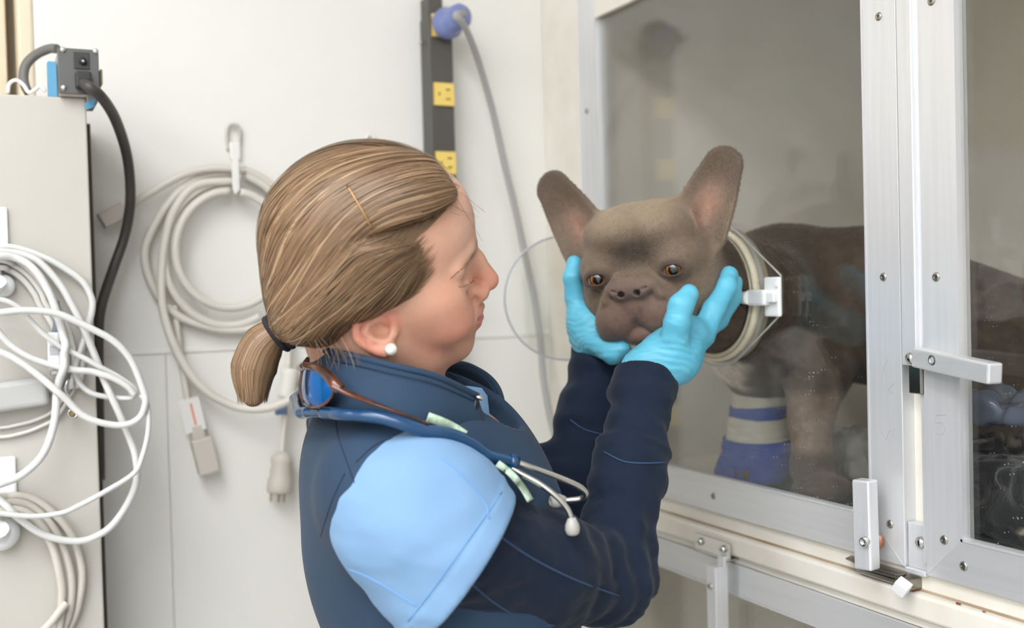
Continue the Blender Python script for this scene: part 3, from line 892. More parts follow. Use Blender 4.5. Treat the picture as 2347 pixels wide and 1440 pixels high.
# eyes
for s in (-1, 1):
    c = dw(EYE*np.array((s, 1, 1))+np.array((0, -.0005, -.0028)))
    look = CAM-c+np.array((-.10, 0, -.12 if s > 0 else -.05)); look /= np.linalg.norm(look)
    R_ = .0112; prof = []; n = 30
    ths = [math.pi*k/26 for k in range(27)]
    mb = MB(); mb.lathe([(R_*math.sin(t), R_*math.cos(t)) for t in ths], c, look, n)
    me = mb.mesh('eye')
    at = me.color_attributes.new('Col', 'FLOAT_COLOR', 'POINT')
    cc = np.ones((len(me.vertices), 4), np.float32)
    for i, t in enumerate(ths):
        tt = math.degrees(t)
        k = (12, 10, 10) if tt < 31 else ((132, 82, 28) if tt < 44 else ((92, 52, 20) if tt < 53 else ((52, 34, 22) if tt < 60 else (214, 200, 188))))
        cc[i*n:(i+1)*n, :3] = L3(k)
    at.data.foreach_set('color', cc.ravel())
    link('eye', me, mat('dog_eye', attr='Col', rough=.08, coat=1.0), dog, label='amber brown eye')
# short fur standing off the coat
def fur_strands(v, q, col, n, length, keep, seed, flow):
    rs = np.random.RandomState(seed)
    a, b, c_, d = (v[q[:, i]] for i in range(4))
    nr = np.cross(c_-a, d-b); ar = np.linalg.norm(nr, axis=1)
    nr = nr/np.maximum(ar, 1e-12)[:, None]
    ct = (a+b+c_+d)/4
    w_ = ar*keep(ct, nr); w_ /= w_.sum()
    i = rs.choice(len(q), n, p=w_)
    s, t = rs.rand(n, 1), rs.rand(n, 1)
    p = (a[i]*(1-s)+b[i]*s)*(1-t)+(d[i]*(1-s)+c_[i]*s)*t
    nn = nr[i]; fl = flow(p); fl = fl-nn*(fl*nn).sum(1)[:, None]
    dr = nn*.55+fl*.9+rs.randn(n, 3)*.16; dr /= np.linalg.norm(dr, axis=1)[:, None]
    side = np.cross(dr, CAM-p); side /= np.linalg.norm(side, axis=1)[:, None]+1e-9
    L_ = length*(.6+.6*rs.rand(n, 1))
    wd = .00016
    V = np.stack([p-side*wd-nn*.0003, p+side*wd-nn*.0003, p+dr*L_], 1).reshape(-1, 3)
    cl_ = np.repeat(np.clip(col[q[i, 0]]*(1.12+.16*np.abs(rs.randn(n, 1))), .0, 1), 3, 0)  # strands coloured brighter than the coat beneath, painting in a sheen
    return V, np.arange(3*n).reshape(-1, 3), cl_
def fur_keep(ct, nr):
    q = dl(ct)
    hd = (np.abs(q) < .17).all(1)*1.0
    m = np.abs(q[:, 0])
    k = .45+1.0*hd
    k = k*(1-.97*((m < .024)*(np.abs(q[:, 1]+.014) < .017)*(q[:, 2] > .07)))           # nose stays bare
    mm = q.copy(); mm[:, 0] = m
    k = k*(np.linalg.norm(mm-EYE, axis=1) > .0135)
    k = k*(1-.7*(mm[:, 0] < .05)*(np.abs(q[:, 1]+.04) < .04)*(q[:, 2] > .055))          # muzzle hair is sparse
    k = k*((CAM-ct)*nr).sum(1).__gt__(-.45)
    return k
def fur_flow(p):
    q = dl(p); hd = (np.abs(q) < .17).all(1)
    f1 = np.stack([q[:, 0]*9, (q[:, 1]+.02)*8, -np.ones(len(q))*.6], 1)@DR.T
    f2 = np.tile(np.array((.5, -.6, -.5)), (len(p), 1))
    r = np.where(hd[:, None], f1, f2); return r/np.linalg.norm(r, axis=1)[:, None]
fv_, ff_, fc_ = fur_strands(dv, dq, dcol, 110000, .0030, fur_keep, 5, fur_flow)
link('fur', qmesh('fur', fv_, ff_, fc_), mat('dog_fur_hair', attr='Col', rough=.6, spec=.2), dog, kind='stuff')
# whisker-thin bandage wraps on the far foreleg
def wrap(z0, z1, r0, r1, name, m, label):
    ff = [PX(1745, 880, .945), PX(1742, 960, .935), PX(1738, 1040, .925), PX(1722, 1088, .918)]
    def centre(z):
        zz = [p[2] for p in ff]
        for i in range(3):
            if z >= zz[i+1] or i == 2:
                t = (zz[i]-z)/(zz[i]-zz[i+1]); return ff[i]+(ff[i+1]-ff[i])*t
    V = []; Fc = []; nr_, na = 18, 40
    for i in range(nr_+1):
        z = z1+(z0-z1)*i/nr_; c = centre(z); t = i/nr_
        for k in range(na):
            a = 2*math.pi*k/na
            wob = .0006*math.sin(7*a+z*420)+.0006*math.sin(3*a-z*600+1)+.0007*math.sin(z*1500+2*a)
            edge_ = -.002*(max(0, 1-t*9)+max(0, 1-(1-t)*9))
            zo = .0012*math.sin(a*2+z0*300)+.0015*math.sin(a+1.0)
            r = r0+(r1-r0)*t+wob+edge_
            V.append((c[0]+r*math.cos(a), c[1]+r*math.sin(a), max(z+zo, KF+.0002)))
    for i in range(nr_):
        for k in range(na): Fc.append((i*na+k, i*na+(k+1) % na, (i+1)*na+(k+1) % na, (i+1)*na+k))
    MB().add(V, Fc, True).build(name, m, dog, label=label)
wz = lambda v: PX(1740, v, .90)[2]
wt_m = mat('gauze_white', (224, 218, 206), .85, bump=(300, .5, .001), noise=(60, 4, (200, 192, 178), .5))
bl_m = mat('bandage_blue', (38, 84, 176), .8, bump=(260, .6, .001), noise=(90, 3, (28, 66, 150), .6))
wrap(wz(950), wz(903), .0385, .0385, 'bandage_wrap', wt_m, 'white padding above the blue wrap')
wrap(wz(975), wz(938), .0412, .0412, 'bandage_wrap', bl_m, 'blue bandage band')
wrap(wz(1024), wz(964), .0440, .0440, 'bandage_wrap', wt_m, 'white bandage band')
wrap(wz(1130), wz(1014), .0485, .0515, 'bandage_wrap', bl_m, 'blue bandage over the paw')
# ================================================================== person
def hit(f, u, v, d0, d1, off=0.0, n=160):
    """first point where the pixel's line of sight meets the surface f, between depths d0 and d1"""
    ds = np.linspace(d0, d1, n); r = ray(u, v)
    pts = CAM+ds[:, None]*r
    val = f(pts); k = np.argmax(val < 0)
    if not (val < 0).any(): k = int(np.argmin(val)); return pts[k]
    p = pts[k]
    for _ in range(4): p = p-r/np.linalg.norm(r)*(-f(p[None])[0])*1.0 if f(p[None])[0] > 0 else p-r*.0005*0 - r/np.linalg.norm(r)*min(.004, -f(p[None])[0])
    return p-r/np.linalg.norm(r)*off

# ---- head axes: facing the dog, tilted toward her near shoulder
def _n(a): return a/np.linalg.norm(a)
_yaw, _tilt, _pit = math.radians(12), math.radians(27), math.radians(5)
HS = 1.04                              # head size
_rr = _n(np.array((RIGHT[0], RIGHT[1], 0))); _ff = _n(np.array((FWD[0], FWD[1], 0))); _uu = np.array((0, 0, 1.0))
hx = _rr*math.cos(_yaw)+_ff*math.sin(_yaw)
hl = _ff*math.cos(_yaw)-_rr*math.sin(_yaw)                 # her left: away from the camera
hz = _uu*math.cos(_tilt)-hl*math.sin(_tilt); hl = hl*math.cos(_tilt)+_uu*math.sin(_tilt)
hx, hz = hx*math.cos(_pit)+hz*math.sin(_pit), hz*math.cos(_pit)-hx*math.sin(_pit)
HRm = np.stack([hx, hl, hz], 1)
NOSE = np.array((.121, 0, -.020))
HO = P(1141, 646, .985)-HRm@NOSE*HS
def hl_(p): return (p-HO)@HRm/HS
def hw(q): return HO+HRm@np.asarray(q, float)*HS

def f_head(q):
    m = q.copy(); m[:, 1] = np.abs(m[:, 1])
    A = lambda *c: np.array(c)/1000.0
    d = s_ell(m, A(12, 0, 36), A(82, 69, 66))
    d = smin(d, s_ell(m, A(58, 0, 45), A(41, 52, 46)), .02)
    d = smin(d, s_ell(m, A(36, 0, -16), A(60, 57, 66)), .025)
    d = smin(d, s_chain(m, [A(8, 46, -42), A(46, 34, -66), A(76, 8, -75)], [.020, .017, .0150], .012), .024)   # jaw
    d = smin(d, s_ell(m, A(80, 0, -74), A(17, 17, 14)), .012)                                                  # chin
    d = smin(d, s_ell(m, A(57, 43, -10), A(30, 22, 24)), .016)                                                 # cheekbone
    d = smin(d, s_ell(m, A(68, 37, -32), A(25, 23, 20)), .014)                                                 # smiling cheek
    d = smin(d, s_ell(m, A(84.5, 0, -45), A(20, 28, 22)), .014)                                                  # mouth mound
    # eye sockets, lids, brows
    d = smax(d, -s_ell(m, A(101, 33, 2), A(18, 19, 13)), .012)
    d = smin(d, s_ell(m, A(77, 32, 0), A(14, 16, 13)), .005)
    d = smax(d, -s_chain(m, [A(94, 17, -3), A(93.5, 26, -5), A(90, 36, -5), A(82, 46, -3)], [.0008, .0013, .0013, .0006], .001), .002)   # lowered lid line
    d = smax(d, -s_chain(m, [A(91, 20, 6), A(91, 31, 8), A(84, 43, 6)], [.0006, .001, .0006], .001), .004)                         # lid crease
    d = smin(d, s_chain(m, [A(94, 10, 24), A(90, 28, 26), A(79, 46, 19)], [.006, .0055, .005], .004), .010)
    # nose
    nose = s_chain(m, [A(93, 0, 22), A(102, 0, 4), A(112, 0, -17)], [.0065, .0070, .0098], .006)
    nose = smin(nose, s_ell(m, A(101, 11, -24), A(10, 7, 8)), .006)
    d = smin(d, nose, .008)
    d = smax(d, -s_ell(m, A(107, 6.5, -31), A(5, 3, 4)), .002)
    # lips, mouth line curling up at the corner
    d = smin(d, s_chain(m, [A(104.5, 0, -42.5), A(100, 11, -43.5), A(88, 23, -40.5)], [.0042, .0038, .0022], .004), .004)
    d = smin(d, s_chain(m, [A(103.0, 0, -53.5), A(98.5, 11, -52.5), A(87, 22, -43.5)], [.0046, .0040, .002], .004), .004)
    d = smax(d, -s_chain(m, [A(110, 0, -48), A(103.5, 13, -48), A(91, 24, -42), A(83, 30, -36)], [.0012, .0014, .0014, .001], .001), .0025)
    d = smax(d, -s_chain(m, [A(97, 16, -26), A(92.5, 25, -35), A(86, 32, -44), A(80, 34, -52)], [.0004, .0008, .0008, .0004], .001), .009)   # smile fold
    # ear
    tl = .28; e = q-A(0, 70, -14)
    ex = e[:, 0]*math.cos(tl)+e[:, 2]*math.sin(tl); ez = e[:, 2]*math.cos(tl)-e[:, 0]*math.sin(tl)
    ey = e[:, 1]+.38*ex+.10*ez*0
    L_ = np.stack([ex, ey, ez], 1)
    ear = s_ell(L_, (0, 0, 0), (.0175, .0075, .0300))
    ear = smin(ear, s_ell(L_, (.006, -.001, -.0265), (.0085, .006, .010)), .006)
    ear = smax(ear, -s_ell(L_, (.0015, .0075, .004), (.0120, .0065, .0215)), .003)
    ear = smin(ear, s_chain(L_, [np.array((-.006, .003, -.014)), np.array((-.0075, .0035, .002)), np.array((-.002, .0035, .014))], [.0028, .0028, .002], .002), .003)
    ear = smax(ear, -s_ell(L_, (.005, .006, -.006), (.0065, .0065, .008)), .003)
    ear = smin(ear, s_ell(L_, (.0125, .001, -.006), (.004, .0045, .0065)), .004)                                     # tragus
    d = smin(d, ear, .005)
    return d*HS

# ---- limbs and torso (world)
SH_R = P(975, 1222, .868); EL_R = P(1398, 1326, 1.005); WR_R = P(1482, 850, 1.105)
EL_L = P(1318, 1130, 1.165); WR_L = P(1380, 800, 1.215); SH_L = np.array((.355, 1.125, 1.36))
NECK0 = hw((-.004, .006, -.045)); NECK1 = P(900, 965, 1.01)
CHEST = P(948, 1215, 1.005); WAIST = P(1078, 1450, 1.02); PELV = np.array((.40, .955, .93))
def ell_chain(p, pts, rs, rz, k):
    d = None
    for c, r in zip(pts, rs):
        e = s_ell(p, c, (r[0], r[1], rz)); d = e if d is None else smin(d, e, k)
    return d
def f_torso(p, g=0.0):
    d = s_ell(p, CHEST, (.097+g, .126+g, .140+g))
    d = smin(d, s_ell(p, CHEST+np.array((.045, .065, 0)), (.075+g, .120+g, .130+g)), .04)
    d = smin(d, s_ell(p, WAIST, (.088+g, .132+g, .20+g)), .08)
    d = smin(d, s_ell(p, PELV, (.105+g, .165+g, .17+g)), .08)
    sh = s_chain(p, [NECK1-np.array((0, 0, .035)), (NECK1+SH_R)/2+np.array((-.01, 0, -.005)), SH_R+np.array((-.020, .045, .028))], [.058+g, .054+g, .050+g], .03)
    d = smin(d, sh, .05)
    sh = s_chain(p, [NECK1-np.array((0, 0, .035)), SH_L+np.array((0, -.03, 0))], [.058+g, .052+g], .03)
    return smin(d, sh, .05)
def f_armR(p, g=0.0, ext=.16):
    return s_chain(p, [SH_R, (SH_R*.45+EL_R*.55)+np.array((0, 0, -.008)), EL_R, (EL_R+WR_R)/2, WR_R+(WR_R-EL_R)*ext], [.052+g, .053+g, .0400+g, .0335+g, .0295+g], .02)
def f_armL(p, g=0.0, ext=.16):
    return s_chain(p, [SH_L, EL_L, (EL_L+WR_L)/2, WR_L+(WR_L-EL_L)*ext], [.050+g, .036+g, .0345+g, .0305+g], .02)
def hand(p, palm, rp, fingers, g=0.0, k=.006):
    d = s_chain(p, palm, [r+g for r in rp], .02)
    for pts, rs in fingers:
        d = smin(d, s_chain(p, pts, [r+g for r in rs], .004), k)
    return d
HAND_R = ([WR_R, P(1540, 818, 1.108), P(1575, 772, 1.125)], [.0265, .0260, .0240],
          [([P(1542, 800, 1.092), P(1553, 740, 1.080), P(1561, 700, 1.078), P(1580, 674, 1.084)], [.0165, .0135, .0122, .0100]),
           ([P(1588, 758, 1.130), P(1627, 703, 1.140), P(1644, 657, 1.153), P(1643, 634, 1.164)], [.0135, .0118, .0106, .0095]),
           ([P(1592, 765, 1.150), P(1630, 712, 1.172), P(1640, 668, 1.194), P(1630, 640, 1.210)], [.0132, .0115, .0098, .0080]),
           ([P(1585, 780, 1.165), P(1620, 738, 1.192), P(1628, 700, 1.214), P(1618, 676, 1.226)], [.0125, .0108, .0095, .0078]),
           ([P(1570, 795, 1.175), P(1598, 768, 1.202), P(1604, 740, 1.220), P(1596, 722, 1.230)], [.0115, .0098, .0086, .0072])])
HAND_L = ([WR_L, P(1372, 770, 1.205), P(1347, 738, 1.205)], [.027, .028, .0225],
          [([P(1378, 768, 1.180), P(1404, 776, 1.160), P(1432, 782, 1.148)], [.015, .012, .0098]),
           ([P(1338, 728, 1.200), P(1326, 682, 1.204), P(1322, 640, 1.210), P(1325, 610, 1.216)], [.0140, .0118, .0104, .0092]),
           ([P(1342, 728, 1.216), P(1330, 680, 1.226), P(1326, 638, 1.236), P(1331, 606, 1.246)], [.0135, .0115, .0098, .0080]),
           ([P(1348, 738, 1.232), P(1338, 695, 1.246), P(1336, 660, 1.258), P(1342, 634, 1.266)], [.0125, .0108, .0095, .0078]),
           ([P(1358, 750, 1.242), P(1350, 718, 1.258), P(1350, 690, 1.270), P(1355, 670, 1.276)], [.0112, .0098, .0086, .0072])])
def cup(h):
    """lay the fingers on the dog's cheek: push every joint out until the finger only presses in a little"""
    out = []
    for i, (pts, rs) in enumerate(h[2]):
        q = np.array(pts)
        for _ in range(40):
            d = f_dog(q); g = grad(f_dog, q, .002); g /= np.linalg.norm(g, axis=1)[:, None]+1e-9
            if i:                                            # fingers slide round behind the cheek, the thumb stays in front
                g = g+FWD*np.clip(1.2+(g@FWD)*2, 0, 1.6)[:, None]; g /= np.linalg.norm(g, axis=1)[:, None]
            q = q+g*(np.maximum(np.array(rs)-.0015-d, 0)*.6)[:, None]
        out.append(([x for x in q], rs))
    return (h[0], h[1], out)
HAND_R, HAND_L = cup(HAND_R), cup(HAND_L)
f_handR = lambda p, g=0.0: hand(p, *HAND_R, g=g)
f_handL = lambda p, g=0.0: hand(p, *HAND_L, g=g)
LEGS = [(np.array((.40, .955-.085, .92)), np.array((.43, .955-.09, .49)), np.array((.39, .955-.09, .09))),
        (np.array((.40, .955+.085, .92)), np.array((.45, .955+.10, .49)), np.array((.41, .955+.11, .09)))]
def f_legs(p, g=0.0):
    d = s_ell(p, PELV, (.105+g, .165+g, .15+g))
    for a, b, c in LEGS: d = smin(d, s_chain(p, [a, b, c], [.082+g, .058+g, .045+g], .02), .03)
    return d

def f_skin_head(p):
    q = hl_(p)
    d = f_head(q)
    n = s_chain(p, [NECK0, NECK1, NECK1-np.array((0, 0, .05))], [.054, .054, .056], .03)
    return smin(d, n, .022)
# near ear, laid out where it shows; it stands off the skull behind the jaw
_e0 = DEP(hit(f_skin_head, 900, 757, .75, 1.1))
def _ep(u, v, o): return P(u, v, _e0+o)
E_HELIX = [_ep(902, 738, -.001), _ep(890, 716, -.004), _ep(862, 709, -.007), _ep(832, 722, -.008), _ep(817, 748, -.008), _ep(820, 774, -.007), _ep(838, 793, -.005), _ep(862, 803, -.003), _ep(884, 806, -.002)]
E_ANTI = [_ep(872, 733, -.003), _ep(846, 742, -.005), _ep(838, 763, -.005), _ep(854, 780, -.004), _ep(878, 784, -.003), _ep(892, 778, -.003)]
E_HELIX_S, _ = spline(E_HELIX, [0]*len(E_HELIX), 3)
_eR = np.stack([RIGHT, UP, -FWD], 1)
f_skull = f_skin_head
def f_skin_head(p):
    d = f_skull(p)
    near = np.linalg.norm(p-_ep(862, 758, 0), axis=1) < .06
    if near.any():
        q = p[near]; dn = d[near]
        ear = s_ell(q, _ep(858, 760, .003), (.0185, .0175, .0085), _eR)
        ear = smin(ear, s_chain(q, E_HELIX_S, [.0040]*(len(E_HELIX_S)-4)+[.0046, .0052, .0056, .0056], 0), .003)
        ear = smin(ear, s_chain(q, E_ANTI, [.0024, .0030, .0030, .0030, .0034, .0030], .002), .003)
        ear = smin(ear, s_ell(q, _ep(886, 797, -.001), (.0085, .0065, .0050), _eR), .004)
        dn = smin(dn, ear, .004)
        dn = smax(dn, -s_ell(q, _ep(876, 757, -.008), (.0105, .0070, .0125), _eR), .003)       # concha
        dn = smin(dn, s_ell(q, _ep(902, 760, -.001), (.0040, .0060, .0035), _eR), .004)          # tragus
        d[near] = dn
    return d
lo = HO-.20; hi = HO+.20
lo = np.minimum(lo, NECK1-np.array((.1, .1, .1)))
fsh = lambda p: smax(f_skin_head(p), (NECK1[2]-.03)-p[:, 2], .01)
pv, pq = surf(fsh, lo, hi, .0018, relax=2)
def skin_colour(p):
    q = hl_(p)*1000; m = q.copy(); m[:, 1] = np.abs(m[:, 1])
    c = np.tile(L3((220, 170, 144)), (len(p), 1))
    n1, n2 = vnoise(p, 60, 21), vnoise(p, 300, 22)
    G = lambda cx, cy, cz, s: np.exp(-(((m[:, 0]-cx)**2+(m[:, 1]-cy)**2+(m[:, 2]-cz)**2)/(s*s)))
    c = mixc(c, L3((210, 138, 114)), np.clip(G(70, 42, -30, 34)*.75+n1*.12, 0, 1))        # cheeks
    c = mixc(c, L3((216, 136, 116)), G(112, 0, -18, 17)*.75)                              # nose
    er_ = np.exp(-((s_chain(p, E_HELIX, [.004]*9, 0)/.004)**2)); c = mixc(c, L3((220, 132, 112)), er_*.6)   # ear rim
    c = mixc(c, L3((236, 196, 174)), G(95, 15, 60, 40)*.5)
    lips = np.exp(-(((m[:, 2]+48)/7.5)**4))*(m[:, 0] > 86)*(m[:, 1] < 24)*sstep(24, 14, m[:, 1]-(m[:, 0]-90)*.3)
    c = mixc(c, L3((206, 120, 118)), lips*.8)
    brow = np.exp(-(((m[:, 2]-(27-.010*(m[:, 1]-22)**2))/3.6)**2))*(m[:, 0] > 70)*sstep(8, 13, m[:, 1])*sstep(52, 44, m[:, 1])
    c = mixc(c, L3((138, 100, 76)), np.clip(brow*.7*(1+.4*n2), 0, 1))
    lash = np.exp(-(((m[:, 2]+4.5)/2.0)**2))*(m[:, 0] > 76)*sstep(14, 18, m[:, 1])*sstep(48, 42, m[:, 1])
    c = mixc(c, L3((80, 54, 44)), lash*.85)
    c = mixc(c, L3((186, 84, 66)), np.exp(-(((m[:, 0]-60)**2+(m[:, 1]-55)**2+(m[:, 2]+10)**2)/9.0)))
    return np.clip(c*(1+.03*n2[:, None]+.025*n1[:, None]), 0, 1)
pc = skin_colour(pv)
f_rest = lambda p: np.minimum(np.minimum(np.minimum(smin(smin(f_torso(p, -.014), f_armR(p, -.014, -.04), .02), f_armL(p, -.014, -.04), .02), f_legs(p, -.010)),
                     np.minimum(f_handR(p, -.004), f_handL(p, -.004))), s_cap(p, NECK1, NECK1+np.array((0, 0, -.1)), .05))
f_rest2 = lambda p: smax(smax(f_rest(p), -(dog_near(p)-.002), .002), .06-p[:, 2], .005)
bv, bq = surf(f_rest2, (.15, .70, .0), (.82, 1.32, 1.60), .008, relax=0)
allv = np.concatenate([pv, bv]); allq = np.concatenate([pq, bq+len(pv)])
allc = np.concatenate([pc, np.tile(L3((226, 176, 152)), (len(bv), 1))])
skin_m = mat('skin', attr='Col', rough=.42, spec=.4, sss=.25, bump=(420, .10, .0006))
person = link('person', qmesh('person', allv, allq, allc), skin_m, None, 'person in navy vest and blue gloves holding the face of the dog', 'person')

def cloth_fold(p, a, s, amp, seed):
    return amp*(vnoise(p*np.array(a), s, seed)+.5*vnoise(p*np.array(a), s*2.1, seed+1))
def line_part(name, f, pts, r, m, d0, d1, parent, n=6, off=.0004, sub=6, label=None):
    q = [np.array((u, v), float) for (u, v) in pts]
    q, _ = spline([np.array((a[0], a[1], 0)) for a in q], [0]*len(q), sub)
    w_ = [hit(f, a[0], a[1], d0, d1, off) for a in q]
    MB().tube(w_, r, n, sub=1).build(name, m, parent, label=label)

# ---- clothes: vest
vest_m = mat('navy_softshell', (46, 66, 88), .72, spec=.25, sheen=.05, bump=(700, .12, .0006), noise=(14, 3, (40, 58, 79), .7))
scrub_m = mat('light_blue_scrub', (126, 160, 194), .8, spec=.2, sheen=.05, bump=(900, .12, .0005), noise=(10, 3, (119, 153, 188), .6))
navy_m = mat('navy_knit', (25, 36, 53), .8, spec=.2, sheen=.08, bump=(1100, .15, .0005), noise=(20, 3, (19, 29, 46), .6))
stitch_m = mat('navy_stitch', (30, 46, 68), .8)
blue_stitch_m = mat('blue_stitch', (48, 70, 100), .8)
pale_stitch_m = mat('pale_blue_stitch', (112, 158, 208), .8)
AX = _n(EL_R-SH_R)
SL0 = P(958, 1186, .880); SL1 = P(1062, 1296, .885); HEM = P(1062, 1296, .885)
HN = _n(np.cross(P(940, 1440, .88)-P(1178, 1148, .88), FWD)); HN = HN if np.dot(HN, AX) > 0 else -HN
HN = _n(HN+.25*AX)
def f_sleeve_raw(p, g=0.0):
    p = p+np.outer((p-SL0)@FWD-.0, FWD)*.16                # hangs flatter than it is wide
    d = s_chain(p, [SL0, SL1, SL1+(SL1-SL0)*.6], [.0715+g, .0665+g, .066+g], .03)
    return d
def f_sleeve(p):
    d = f_sleeve_raw(p)
    w_ = np.clip(1.2-np.abs((p-HEM)@HN)/.12, 0, 1)
    d = d+cloth_fold(p, (1, 1, .6), 11, .0058, 31)+cloth_fold(p, (.8, .8, 1.6), 30, .0022, 33)
    d = d-.0012*sstep(-.019, -.017, (p-HEM)@HN)
    d = smax(d, (p-HEM)@HN, .003)
    inner = f_sleeve_raw(p, -.013)
    inner = smax(inner, -((p-HEM)@HN+.045), .01)
    return smax(d, -inner, .002)
def f_vest(p):
    d = f_torso(p, .004)
    d = d+cloth_fold(p, (1, 1, .5), 11, .003, 41)
    d = smax(d, -s_chain(p, [P(960, 930, 1.0), P(1095, 965, .99), P(1150, 1050, .985)], [.046, .036, .012], .02), .008)   # neck opening
    return smax(d, .90-p[:, 2], .004)
vv_, vq_ = surf(f_vest, (.14, .70, .88), (.60, 1.30, 1.56), .0042, relax=1)
vest = link('vest', qmesh('vest', vv_, vq_), vest_m, person, label='navy softshell vest with open stand-up collar')
tv_, tq_ = surf(lambda p: smax(smax(f_torso(p, -.006), .95-p[:, 2], .004), -s_chain(p, [P(950, 900, 1.0), P(1060, 950, 1.0)], [.05, .05], .02), .004), (.14, .70, .93), (.60, 1.30, 1.56), .006, relax=0)
link('scrub_top', qmesh('scrub_top', tv_, tq_), scrub_m, person, label='light blue scrub top under the vest')
sv_, sq_ = surf(f_sleeve, np.minimum(SL0, SL1)-.13, np.maximum(SL0, SL1)+.13, .0030, relax=1)
sleeve = link('scrub_sleeve', qmesh('scrub_sleeve', sv_, sq_), scrub_m, person, label='light blue short scrub sleeve')
# collar
def collar(top, bot, th, name, m, parent, label=None, n=9, flare=.004):
    T, _ = spline([P(*c) for c in top], [0]*len(top), n); B, _ = spline([P(*c) for c in bot], [0]*len(bot), n)
    k = len(T); cen = sum(T)/k; rows = 8; V = []; Fc = []
    for side in (0, 1):
        for i in range(k):
            o = (T[i]+B[i])/2-cen; o[2] = 0; o = o/np.linalg.norm(o)
            for j in range(rows+1):
                t = j/rows
                p = T[i]*(1-t)+B[i]*t + o*flare*math.sin(t*math.pi)
                p = p - o*th*side*(1.0)
                V.append(p)
    R_ = rows+1; S = k*R_
    for i in range(k-1):
        for j in range(rows):
            a = i*R_+j
            Fc.append((a, a+1, a+R_+1, a+R_)); Fc.append((S+a, S+a+R_, S+a+R_+1, S+a+1))
        Fc.append((i*R_, (i+1)*R_, S+(i+1)*R_, S+i*R_)); Fc.append((i*R_+rows, S+i*R_+rows, S+(i+1)*R_+rows, (i+1)*R_+rows))
    for i in (0, k-1):
        for j in range(rows):
            a = i*R_+j; Fc.append((a, S+a, S+a+1, a+1))
    o = MB().add(V, Fc, True).build(name, m, parent, label=label)
    return T, B
CT = [(1094, 908, .935), (1000, 864, .905), (895, 838, .893), (790, 812, .915), (716, 800, .985), (742, 810, 1.065), (880, 835, 1.115), (1035, 832, 1.10), (1098, 850, 1.08), (1140, 890, 1.06), (1158, 958, 1.035)]
CB = [(1112, 1010, .935), (1000, 985, .885), (880, 955, .872), (775, 945, .885), (694, 940, .985), (720, 900, 1.09), (880, 900, 1.15), (1035, 930, 1.12), (1110, 960, 1.09), (1140, 1000, 1.06), (1163, 1050, 1.03)]
CTP, CBP = collar(CT, CB, .0055, 'vest_collar', vest_m, person, 'navy stand-up collar open at the front')
MB().tube(CTP, .0032, 8, sub=1).build('collar_edge', vest_m, person)
MB().tube([a*.86+b*.14-FWD*.0046*(DEP(a) < .97) for a, b in zip(CTP[:30], CBP[:30])], .0005, 6, sub=1).build('stitch', stitch_m, person)
# front edges of the vest below the collar, with zip
zm = mat('zip_black', (24, 30, 40), .4)
MB().tube([P(1094, 910, .930), P(1088, 940, .928), P(1096, 985, .930), P(1118, 1022, .935), P(1150, 1065, .945)], .0024, 8, sub=6).build('zip', zm, person)
MB().lathe([(.0022, 0), (.0022, .006), (0, .007)], P(1090, 910, .926), RIGHT*.9-UP*.2, 10).build('zip_end', steel_m, person)
# scrub collar seen inside the vest opening
def patch(pts_rows, name, m, parent, th=.003, label=None):
    k = len(pts_rows[0]); V = []; Fc = []
    R = [[P(*c) for c in row] for row in pts_rows]
    for s in (0, 1):
        for row in R:
            for p in row: V.append(p+FWD*th*s)
    h_ = len(R); S = k*h_
    for i in range(h_-1):
        for j in range(k-1):
            a = i*k+j
            Fc += [(a, a+1, a+k+1, a+k), (S+a, S+a+k, S+a+k+1, S+a+1)]
    return MB().add(V, Fc, True).build(name, m, parent, label=label)
patch([[(1046, 884, .985), (1078, 886, .985), (1104, 890, .992), (1117, 908, 1.00)], [(1060, 920, .98), (1080, 925, .982), (1104, 925, .99), (1120, 935, 1.00)],
       [(1070, 960, .975), (1090, 965, .98), (1112, 968, .99), (1124, 975, 1.0)], [(1085, 1000, .97), (1105, 1010, .975), (1122, 1022, .985), (1132, 1035, .995)],
       [(1100, 1040, .965), (1120, 1050, .975), (1135, 1065, .985), (1142, 1075, .995)]], 'scrub_collar', scrub_m, person, label='light blue scrub collar inside the vest')

# ---- long navy sleeves
def folds(p, a, b, n, amp, ph, tw):
    d = b-a; t = ((p-a)@d)/(d@d); q = p-a-t[:, None]*d
    ang = np.arctan2(q@UP, q@RIGHT) if abs(_n(d)@UP) < .8 else np.arctan2(q@FWD, q@RIGHT)
    return amp*np.sin(2*math.pi*n*t+tw*np.sin(ang+ph)+1.1*np.sin(2*ang))
def f_sleeveR(p):
    d = f_armR(p)
    t = ((p-EL_R)@(WR_R-EL_R))/((WR_R-EL_R)@(WR_R-EL_R))
    near = np.exp(-((np.linalg.norm(p-EL_R, axis=1)/.085)**2))
    d = d-folds(p, EL_R, WR_R, 6.5, .0012, 1.0, 2.6)*sstep(-.1, .2, t)*sstep(1.02, .8, t)
    d = d-folds(p, SH_R, EL_R, 8, .0022, .3, 1.5)*near
    d = d+cloth_fold(p, (1, 1, 1.6), 34, .0021, 51)+cloth_fold(p, (1, 1, 1.8), 80, .0005, 53)
    # roomy cuff
    d = d-.0030*sstep(.78, .86, t)
    d = d-.0022*np.exp(-((t-.60)/.022)**2)
    end = ((p-WR_R)@_n(WR_R-EL_R))+.004
    d = smax(d, end, .003)
    d = smax(d, -((p-HEM)@HN+.014), .004)
    return d
